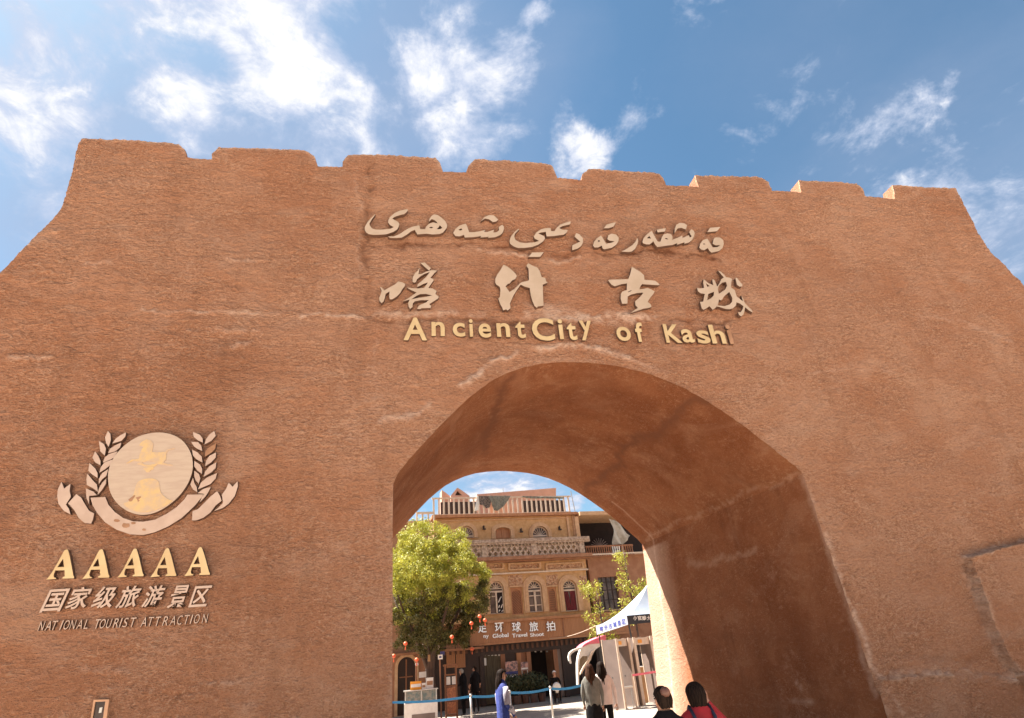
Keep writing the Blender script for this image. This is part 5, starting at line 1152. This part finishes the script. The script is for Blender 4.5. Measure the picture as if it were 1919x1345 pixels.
traced(pc, 'side_sheet', *PZ, [[(205, 400), (225, 260), (260, 160), (300, 112), (420, 62), (560, 52), (700, 38), (700, 82), (600, 102), (520, 155), (475, 230), (430, 330), (385, 330), (392, 268), (290, 272), (245, 330), (228, 480), (235, 765), (215, 770), (207, 560)]], fr=PF, d0=.0, d1=.25, m=FABW, side=FABW)
traced(pc, 'mesh_window', *PZ, [[(245, 330), (290, 272), (392, 268), (385, 330), (330, 440), (262, 590), (236, 640), (230, 480)]], fr=PF, d0=.08, d1=.12, m=mat('dusty_mesh', (.30, .24, .17), (.20, .15, .10), 9, .9))
traced(pc, 'rib', *PZ, [[(300, 108), (210, 130), (120, 165), (65, 215), (48, 290), (60, 350), (92, 405), (105, 395), (92, 330), (85, 270), (110, 225), (160, 190), (280, 150)]], fr=PF, d0=.25, d1=.4, m=FABW, side=FABW)
traced(pc, 'rib', *PZ, [[(520, 150), (470, 225), (440, 330), (400, 400), (330, 480), (285, 570), (255, 590), (260, 555), (310, 450), (380, 350), (410, 280), (450, 200)]], fr=PF, d0=.3, d1=.42, m=CREAM, side=CREAM)
mb = MB(); p = at(1142, 1330, 25.2); mb.box((p[0] - .02, 25.2, 0), (p[0] + .02, 25.24, at(1126, 1190, 25.2)[2])); mb.build('pole', BLACK, pc)
# counter of cartons with a chair, tape and steel rail
ca, cb = at(1199, 1280, 24.6), at(1240, 1280, 24.6)
for k, (z0, z1, lb) in enumerate(((0, .62, 'large brown carton forming the bottom of the stack beside the tent leg'), (.622, 1.22, 'upper brown carton of the stack beside the tent leg'))):
    mb = MB(); mb.box((ca[0] - .02 * k, 24.6, z0), (cb[0] + .6, 25.2, z1)); o = mb.build('carton', CARD); tag(o, lb, 'box', 'cartons under the tent')
    mb = MB(); mb.box((ca[0] - .02 * k + .25, 24.592, z0 + .28), (cb[0] + .3, 24.599, z0 + .31)); mb.build('tape_seam', RUST, o)
mb = MB(); mb.box((ca[0] - .08, 24.5, 1.223), (cb[0] + .7, 25.3, 1.25)); tag(mb.build('counter_top', WHITE), 'white board laid on top of the brown cartons', 'board')
p = at(1208, 1222, 25); e = empty('equipment_case', (p[0], 25, 1.25), 'small black equipment case on the white board under the tent', 'case'); mb = MB(); mb.box((p[0] - .14, 24.95, 1.2505), (p[0] + .14, 25.2, 1.2505 + .46)); mb.build('case_body', BLACK, e); mb = MB(); mb.tube([(p[0] - .02, 24.945, 1.55), (p[0] - .02, 24.949, 1.55)], .03, 10); mb.build('label_disc', STEEL, e)
mb = MB(); a, b = at(1185, 1263, 22.9), at(1240, 1257, 22.9); a[2] = 1.05; b[2] = 1.1; mb.box8([(a[0], 22.9, a[2] - .035), (b[0], 22.9, b[2] - .035), (b[0], 22.91, b[2] - .035), (a[0], 22.91, a[2] - .035), (a[0], 22.9, a[2] + .035), (b[0], 22.9, b[2] + .035), (b[0], 22.91, b[2] + .035), (a[0], 22.91, a[2] + .035)]); tag(mb.build('barrier_belt', PINKT), 'pink tape stretched in front of the brown cartons', 'belt')
e = empty('barrier_post', (a[0], 22.95, 0), 'cream tape post at the left end of the pink tape', 'barrier post'); mb = MB(); mb.tube([(a[0], 22.95, .02), (a[0], 22.95, 1.1)], .03, 8); mb.build('post', CREAM, e); mb = MB(); mb.tube([(a[0], 22.95, 0), (a[0], 22.95, .03)], .15, 14); mb.build('base', CREAM, e)
p = at(1178, 1290, 23.0); e = empty('tray_table', (p[0], 23.1, 0), 'small steel tray table between the two metal detectors', 'table'); mb = MB(); mb.box((p[0] - .22, 22.95, .66), (p[0] + .22, 23.35, .70)); mb.build('top', STEEL, e)
for sx in (-.19, .19):
    for sy in (23.0, 23.3): mb = MB(); mb.tube([(p[0] + sx, sy, 0), (p[0] + sx, sy, .659)], .015, 5); mb.build('leg', STEEL, e)

# ---------------------------------------------------------------- people
def person(label, x, y, h, yaw, cloth_mats, arms, legs=None, hair='short', hairm=None, group=None, skirt=None, bulk=1., head_turn=0., lean=0., sit=False, hairm2=None, seedz=0, z0=0.):
    """cloth_mats: (top, bottom, shoes); arms: two lists of (elbow, wrist) in body space (x right, y ahead, z up, for 1.75 m)"""
    k = h / 1.75; e = empty('person', (x, y, z0), label, 'person', group, rz=yaw)
    bm = bmesh.new(); sk = bm.verts.layers.skin.verify()
    def vtx(p, r, root=False):
        v = bm.verts.new(Vector(p) * k); v[sk].radius = (r[0] * k, r[1] * k) if isinstance(r, tuple) else (r * k, r * k); v[sk].use_root = root; return v
    hz = .93 if not sit else .5
    o_ = hz - .93; ln = lean
    pel = vtx((0, 0, .93 + o_), (.135 * bulk, .10 * bulk), True); wa = vtx((0, ln * .3, 1.08 + o_), (.12 * bulk, .09 * bulk)); ch = vtx((0, ln * .7, 1.27 + o_), (.145 * bulk, .105 * bulk)); uc = vtx((0, ln, 1.385 + o_), (.11 * bulk, .08 * bulk)); ne = vtx((0, ln * 1.05 + .005, 1.475 + o_), .048)
    hd = [vtx((0, ln * 1.1 + .02, 1.545 + o_), (.058, .066)), vtx((0, ln * 1.1 + .015, 1.62 + o_), (.070, .086)), vtx((0, ln * 1.1 + .005, 1.69 + o_), (.058, .072))]
    for a, b in ((pel, wa), (wa, ch), (ch, uc), (uc, ne), (ne, hd[0]), (hd[0], hd[1]), (hd[1], hd[2])): bm.edges.new((a, b))
    hands = []
    for s_, ar in zip((-1, 1), arms):
        sh = vtx((s_ * .165 * (bulk * .5 + .5), ln, 1.385 + o_), .056 * bulk); el = vtx((ar[0][0], ar[0][1], ar[0][2] + o_), .041 * bulk); wr_ = vtx((ar[1][0], ar[1][1], ar[1][2] + o_), .027); dv = (Vector(ar[1]) - Vector(ar[0])).normalized(); pm = vtx(Vector((ar[1][0], ar[1][1], ar[1][2] + o_)) + dv * .075, (.038, .017))
        bm.edges.new((uc, sh)); bm.edges.new((sh, el)); bm.edges.new((el, wr_)); bm.edges.new((wr_, pm)); hands.append((Vector((ar[1][0], ar[1][1], ar[1][2] + o_)) + dv * .085, dv, s_))
    for s_, lg in zip((-1, 1), legs or [((-.1, .02, .5), (-.1, -.01, .09)), ((.1, .02, .5), (.1, -.01, .09))]):
        hp = vtx((s_ * .085, 0, .87 + o_), .083 * bulk); kn = vtx(lg[0], .056 * bulk); an = vtx(lg[1], .038); to = vtx((lg[1][0], lg[1][1] + .13, max(.035, lg[1][2] - .055)), (.036, .026))
        bm.edges.new((pel, hp)); bm.edges.new((hp, kn)); bm.edges.new((kn, an)); bm.edges.new((an, to))
    me = bpy.data.meshes.new('b'); bm.to_mesh(me); bm.free(); ob = bpy.data.objects.new('b', me); col.objects.link(ob)
    ob.modifiers.new('s', 'SKIN'); sd = ob.modifiers.new('u', 'SUBSURF'); sd.levels = 2; sd.render_levels = 2
    dg = bpy.context.evaluated_depsgraph_get(); ev = bpy.data.meshes.new_from_object(ob.evaluated_get(dg)); bpy.data.objects.remove(ob)
    v = [tuple(p.co) for p in ev.vertices]; f = [tuple(p.vertices) for p in ev.polygons]; bpy.data.meshes.remove(ev)
    mb = MB(); top, bot, shoe = 0, 1, 3
    cuff = [h_[0] - h_[1] * .075 for h_ in hands]
    for fc in f:
        c = sum((Vector(v[i]) for i in fc), Vector()) / len(fc) / k; z = c.z - o_; mi = 0
        if z > 1.455 and abs(c.x) < .12: mi = 2
        elif any((c - cuff[i]).length < .13 and (c - cuff[i]).dot(hands[i][1]) > 0 for i in (0, 1)): mi = 2
        elif c.z < .1 and not sit or (sit and c.z < .1): mi = 3
        elif z < .93: mi = 1
        if mi == 1 and any((c - (h_[0] - h_[1] * .2)).length < .16 for h_ in hands) and abs(c.x) > .15: mi = 0
        if skirt and z < .55 and mi == 1: mi = 2
        mb.mi.append(mi); mb.f.append(fc)
    mb.v = v
    # fingers and face are grown into the same figure
    for hp, dv, s_ in hands:
        sd_ = dv.cross(Vector((0, 1, 0))).normalized() if abs(dv.y) < .9 else Vector((1, 0, 0)); bend = dv.cross(sd_).normalized()
        for q in range(4):
            o2 = sd_ * (q - 1.5) * .017; ln_ = (.062, .072, .068, .052)[q]; mb.tube([(hp - dv * .012 + o2) * k, (hp + dv * ln_ * .55 + o2) * k, (hp + dv * ln_ + o2 - bend * .015) * k], [.009 * k, .0085 * k, .007 * k], 6, 2)
        mb.tube([(hp - dv * .05 - sd_ * .025 * s_) * k, (hp - dv * .01 - sd_ * .05 * s_) * k, (hp + dv * .02 - sd_ * .055 * s_) * k], [.011 * k, .010 * k, .008 * k], 6, 2)
    hc = Vector((0, ln * 1.1 + .012, 1.62 + o_)); ct, st_ = math.cos(head_turn), math.sin(head_turn)
    def HD(p): return (hc + Vector((p[0] * ct - p[1] * st_, p[0] * st_ + p[1] * ct, p[2]))) * k
    mb.ball(HD((0, .086, -.012)), (.012 * k, .018 * k, .022 * k), 8, 2)
    for s_ in (-1, 1): mb.ball(HD((s_ * .072, 0, -.01)), (.012 * k, .018 * k, .030 * k), 8, 2)
    for i in range(len(mb.v)): pass
    body = MB(); body.v = mb.v; body.f = mb.f; body.mi = mb.mi
    me = bpy.data.meshes.new('body'); me.from_pydata(body.v, [], body.f); o = bpy.data.objects.new('body', me); col.objects.link(o); o.parent = e
    for m_ in (cloth_mats[0], cloth_mats[1], SKIN, cloth_mats[2]): me.materials.append(m_)
    me.polygons.foreach_set('material_index', body.mi); me.polygons.foreach_set('use_smooth', [True] * len(me.polygons)); me.update()
    def child(name, mb2, m_, sm=True):
        me = bpy.data.meshes.new(name); me.from_pydata(mb2.v, [], mb2.f); o = bpy.data.objects.new(name, me); col.objects.link(o); o.parent = e; me.materials.append(m_); me.polygons.foreach_set('use_smooth', [sm] * len(me.polygons)); return o
    # eyes, brows, mouth
    ey = MB(); [ey.ball(HD((s_ * .028, .070, .012)), (.011 * k, .008 * k, .007 * k), 8) for s_ in (-1, 1)]; [ey.ball(HD((s_ * .03, .068, .032)), (.016 * k, .008 * k, .004 * k), 6) for s_ in (-1, 1)]; child('eyes', ey, BLACK)
    mo = MB(); mo.ball(HD((0, .074, -.052)), (.02 * k, .008 * k, .006 * k), 8); child('mouth', mo, mat('lips', (.45, .10, .08), None, 5, .4))
    hm = hairm or HAIR; hb = MB()
    def shell(zlow, back_drop, thick, rr=(.087, .10, .105), wid=0.):
        n, m2 = 64, 18; base = len(hb.v)
        for i in range(m2 + 1):
            for j in range(n):
                ph = 2 * math.pi * j / n; cx_, cy_ = math.cos(ph), math.sin(ph)
                front = max(0, cy_); f_ = min(1, max(0, (cy_ + .45) / .75)); f_ = f_ * f_ * (3 - 2 * f_); lim = (zlow - (back_drop * (1 + .18 * noise.noise((ph * 3, seedz, 1.)) + .10 * noise.noise((ph * 9, seedz, 4.)))) * min(1, max(0, -cy_ + .15) * 1.6)) * (1 - f_) + .045 * f_
                t = i / m2; zz_ = rr[2] * math.cos(t * math.pi / 2) if t < .6 else None
                ztop = .112; z = ztop + (lim - ztop) * t ** 1.3
                prof = math.sqrt(max(0, 1 - (max(0, z) / ztop) ** 2)) if z > 0 else (1. + wid * math.sin(min(1, -z / .26) * math.pi * .8) if back_drop > .1 else 1 + wid + 2.6 * (z if wid < .01 else z * .5))
                nz_ = 1 + .05 * noise.noise((cx_ * 3, cy_ * 3, z * 10 + seedz)) + .025 * math.sin(ph * 17 + 2 * z)
                hb.v.append(tuple(HD((cx_ * rr[0] * prof * nz_, cy_ * rr[1] * prof * nz_ - .004, z))))
        for i in range(m2):
            for j in range(n): hb.f.append((base + i * n + j, base + (i + 1) * n + j, base + (i + 1) * n + (j + 1) % n, base + i * n + (j + 1) % n))
    if hair == 'short': shell(-.02, .05, .01, (.083, .098, .1))
    elif hair == 'cropped': shell(-.015, .045, .006, (.0805, .094, .1))
    elif hair == 'bob': shell(-.045, .055, .01, (.096, .108, .11), .06)
    elif hair == 'long': shell(-.05, .30, .01, (.094, .108, .11), .32)
    elif hair == 'cap': shell(.005, .03, .01, (.098, .108, .11))
    child('hair' if hair != 'cap' else 'cap', hb, hm)
    if skirt:
        sb = MB(); n = 24; lv = [(1.0, .15), (.9, .175), (.78, .19), (.62, .195), (.55, .2)]
        for z, r in lv:
            for j in range(n): a = 2 * math.pi * j / n; q = r * (1 + .03 * math.sin(a * 7)); sb.v.append((q * math.cos(a) * k, q * .75 * math.sin(a) * k, (z + o_) * k))
        for i in range(len(lv) - 1):
            for j in range(n): sb.f.append((i * n + j, (i + 1) * n + j, (i + 1) * n + (j + 1) % n, i * n + (j + 1) % n))
        child('skirt', sb, skirt)
    return e, child, k, o_
HANG = [((-.25, -.03, 1.12), (-.25, .06, .87)), ((.25, -.03, 1.12), (.25, .06, .87))]
JET = mat('black_cloth', (.007, .006, .007), (.012, .010, .010), 8, .9, bump=.01, bscale=12, spec=.1)
RED = mat('red_coat', (.36, .006, .010), (.28, .005, .008), 6, .7, bump=.01, bscale=14)
BLU = mat('blue_vest', (.025, .04, .20), (.03, .05, .24), 8, .8, bump=.01, bscale=14)
LIL = mat('grey_sleeve', (.42, .38, .42), (.34, .31, .35), 8, .85, bump=.015, bscale=12)
OLV = mat('grey_olive_cloth', (.13, .12, .10), (.17, .155, .13), 10, .9, bump=.012, bscale=12)
BLOU = mat('pale_blouse', (.62, .50, .45), (.55, .43, .38), 8, .85, bump=.01, bscale=10)
SHOE = mat('dark_shoe', (.03, .02, .02), None, 5, .5)
# two visitors in the near foreground
e, ch, k, _ = person('balding man in a black jacket seen from behind at the foot of the photo', 2.27, 5.6, 1.76, R(-6), (JET, JET, SHOE), HANG, hair='cropped', hairm=HAIR, bulk=1.12, head_turn=R(22))
bp_ = MB(); bp_.ball((.016 * k, -.052 * k, 1.682 * k), (.046 * k, .046 * k, .044 * k), 14); ch('bald_patch', bp_, mat('scalp', (.16, .065, .04), (.10, .04, .025), 30, .5))
def jacket(ch, k, m_, name='jacket', sc=1., hem=.82, dz=0.):
    co = MB(); n = 40; lv = [(1.545, .062, .066), (1.525, .078, .078), (1.505, .10, .088), (1.475, .155, .10), (1.44, .20, .112), (1.38, .235, .125), (1.25, .235, .14), (1.05, .205, .135), (.82, .22, .145)]; lv = [(z + dz, a * sc, b * sc) for z, a, b in lv if z > hem] + [(hem + dz, (.21 + .02 * (1.05 - hem)) * sc, .14 * sc)]
    for i, (z, a_, b_) in enumerate(lv):
        for j in range(n):
            a = 2 * math.pi * j / n; q = 1 + .02 * math.sin(a * 5 + z * 20) + .012 * math.sin(a * 13 + z * 9) + .05 * noise.noise((math.cos(a) * 3, math.sin(a) * 3, z * 6)); co.v.append((a_ * math.cos(a) * q * k, (b_ * math.sin(a) * q - .01) * k, z * k))
    co.f = [(i * n + j, (i + 1) * n + j, (i + 1) * n + (j + 1) % n, i * n + (j + 1) % n) for i in range(len(lv) - 1) for j in range(n)]; ch(name, co, m_)
jacket(ch, k, JET)
e, ch, k, _ = person('person in a red coat with dark bobbed hair and backpack, one arm raised', 2.82, 6.1, 1.735, R(-4), (RED, JET, SHOE), [HANG[0], ((.30, .10, 1.33), (.15, .10, 1.53))], hair='bob', bulk=1.12)
jacket(ch, k, RED, 'coat')
bk = MB(); bk.ball((0, -.21 * k, 1.2 * k), (.15 * k, .09 * k, .2 * k), 16); ch('backpack', bk, mat('navy_bag', (.012, .014, .03), None, 5, .7))
for s_ in (-1, 1):
    bk = MB(); bk.tube([(s_ * .09 * k, -.17 * k, 1.3 * k), (s_ * .1 * k, -.13 * k, 1.44 * k), (s_ * .1 * k, -.02 * k, 1.525 * k), (s_ * .11 * k, .12 * k, 1.36 * k)], .018 * k, 6); ch('backpack_strap', bk, MATS['navy_bag'])
# woman in blue
e, ch, k, _ = person('woman with long black hair in a blue vest with grey sleeves, facing right', 2.09, 14.0, 1.85, R(-76), (BLU, BLU, SHOE), [((-.22, .02, 1.12), (-.2, .17, .93)), ((.22, -.02, 1.12), (.2, .14, .9))], hair='long', bulk=1.08, head_turn=R(-16))
jacket(ch, k, BLU, 'vest', .84, .62)
for s_ in (-1, 1):
    sl_ = MB(); sl_.tube([(s_ * .17 * k, 0, 1.4 * k), (s_ * .215 * k, -.005, 1.28 * k), (s_ * .235 * k, 0, 1.12 * k), (s_ * .22 * k, .06 * k, 1.04 * k), (s_ * .205 * k, .145 * k, .94 * k)], [.058 * k, .068 * k, .062 * k, .058 * k, .04 * k], 14); ch('sleeve', sl_, LIL)
bg_ = MB(); bg_.tube([(.24 * k, .14 * k, .78 * k), (.24 * k, .14 * k, .6 * k)], [.07 * k, .09 * k], 8); ch('handbag', bg_, JET)
# two women walking away
e, ch, k, _ = person('woman with long brown hair, grey-olive top and dark skirt walking away', 4.22, 14.5, 1.78, R(-12), (OLV, JET, SHOE), [((-.22, -.02, 1.14), (-.2, .1, .95)), ((.22, -.02, 1.13), (.21, .07, .9))], legs=[((-.09, .06, .5), (-.09, -.0, .09)), ((.09, -.02, .5), (.09, -.1, .1))], hair='long', hairm=BRHAIR, skirt=JET, bulk=1.05); jacket(ch, k, OLV, 'top', .82, .86)
e, ch, k, _ = person('woman with black hair in a pale blouse and black trousers walking away', 4.56, 14.7, 1.80, R(-12), (BLOU, JET, SHOE), [((-.22, -.02, 1.14), (-.2, .1, .95)), ((.24, -.02, 1.13), (.25, .05, .88))], legs=[((-.08, .0, .5), (-.08, -.06, .1)), ((.09, .06, .5), (.1, .03, .09))], hair='long', bulk=1.05, seedz=4); jacket(ch, k, BLOU, 'blouse', .84, .88)
# two men in black by the shop
e, ch, k, _ = person('grey-haired man in a black coat reaching towards the wooden stand', 2.45, 27.3, 1.74, R(65), (JET, JET, SHOE), [((-.22, .05, 1.14), (-.2, .25, 1.1)), ((.23, .0, 1.13), (.22, .12, .93))], hair='short', hairm=mat('grey_hair', (.30, .26, .22), None, 20, .7), group='men in black by the shop', bulk=1.12, lean=.05); jacket(ch, k, JET, 'coat', .95, .55)
e, ch, k, _ = person('man in a black short-sleeved shirt standing, head turned to the left', 2.98, 27.6, 1.78, R(25), (JET, JET, SHOE), [((-.23, -.02, 1.12), (-.23, .08, .88)), ((.24, -.02, 1.12), (.25, .08, .88))], hair='short', group='men in black by the shop', head_turn=R(50), bulk=1.1); jacket(ch, k, JET, 'shirt', .9, .8)
for s_ in (-1, 1):
    fa = MB(); fa.tube([(s_ * .238 * k, -.005, 1.1 * k), (s_ * .24 * k, .07 * k, .9 * k)], [.047 * k, .032 * k], 10); ch('forearm', fa, SKIN)
# seated person in white cap
st_ = empty('stool', (6.74, 28.9, 0), 'low dark stool under the person in the white cap', 'stool'); mb = MB(); mb.tube([(6.74, 28.9, .38), (6.74, 28.9, .43)], .18, 12); mb.build('seat', WOODD, st_)
for a in (0.8, 2.4, 3.9, 5.5): mb = MB(); mb.tube([(6.74 + .14 * math.cos(a), 28.9 + .14 * math.sin(a), 0), (6.74 + .1 * math.cos(a), 28.9 + .1 * math.sin(a), .379)], .018, 5); mb.build('leg', WOODD, st_)
e, ch, k, _ = person('seated person in a white cap and dark jacket holding a round white bag', 6.74, 28.9, 1.72, R(175), (JET, JET, SHOE), [((-.24, .06, 1.16), (-.1, .28, 1.05)), ((.24, .06, 1.16), (.1, .28, 1.05))], legs=[((-.12, .42, .5), (-.12, .40, .09)), ((.12, .42, .5), (.12, .40, .09))], hair='cap', hairm=WHITE, sit=True, bulk=1.1)
bgm = MB(); bgm.ball((0, .36 * k, .62 * k), (.2 * k, .1 * k, .22 * k), 16); o = ch('lap_bag', bgm, WHITE)
# person under the tent
e, ch, k, _ = person('attendant in a white shirt half hidden behind the cartons under the tent', 10.05, 25.75, 1.72, R(60), (WHITE, JET, SHOE), [((-.23, .02, 1.13), (-.16, .22, 1.1)), ((.23, .02, 1.13), (.16, .22, 1.1))], hair='short', head_turn=R(20))

a = H.P(uf(1030, 1194, .5), zf(1199, .5), .5); b = at(1118, 1172, 26.2); pts = []
for i in range(13):
    t = i / 12; p = np.array(a) + (b - np.array(a)) * t; p[2] -= .12 * math.sin(math.pi * t); pts.append(tuple(p))
mb = MB(); mb.tube(pts, .012, 5); tag(mb.build('sagging_cable', CREAM), 'thin pale cable sagging from the shop fascia to the canopy tent', 'cable')
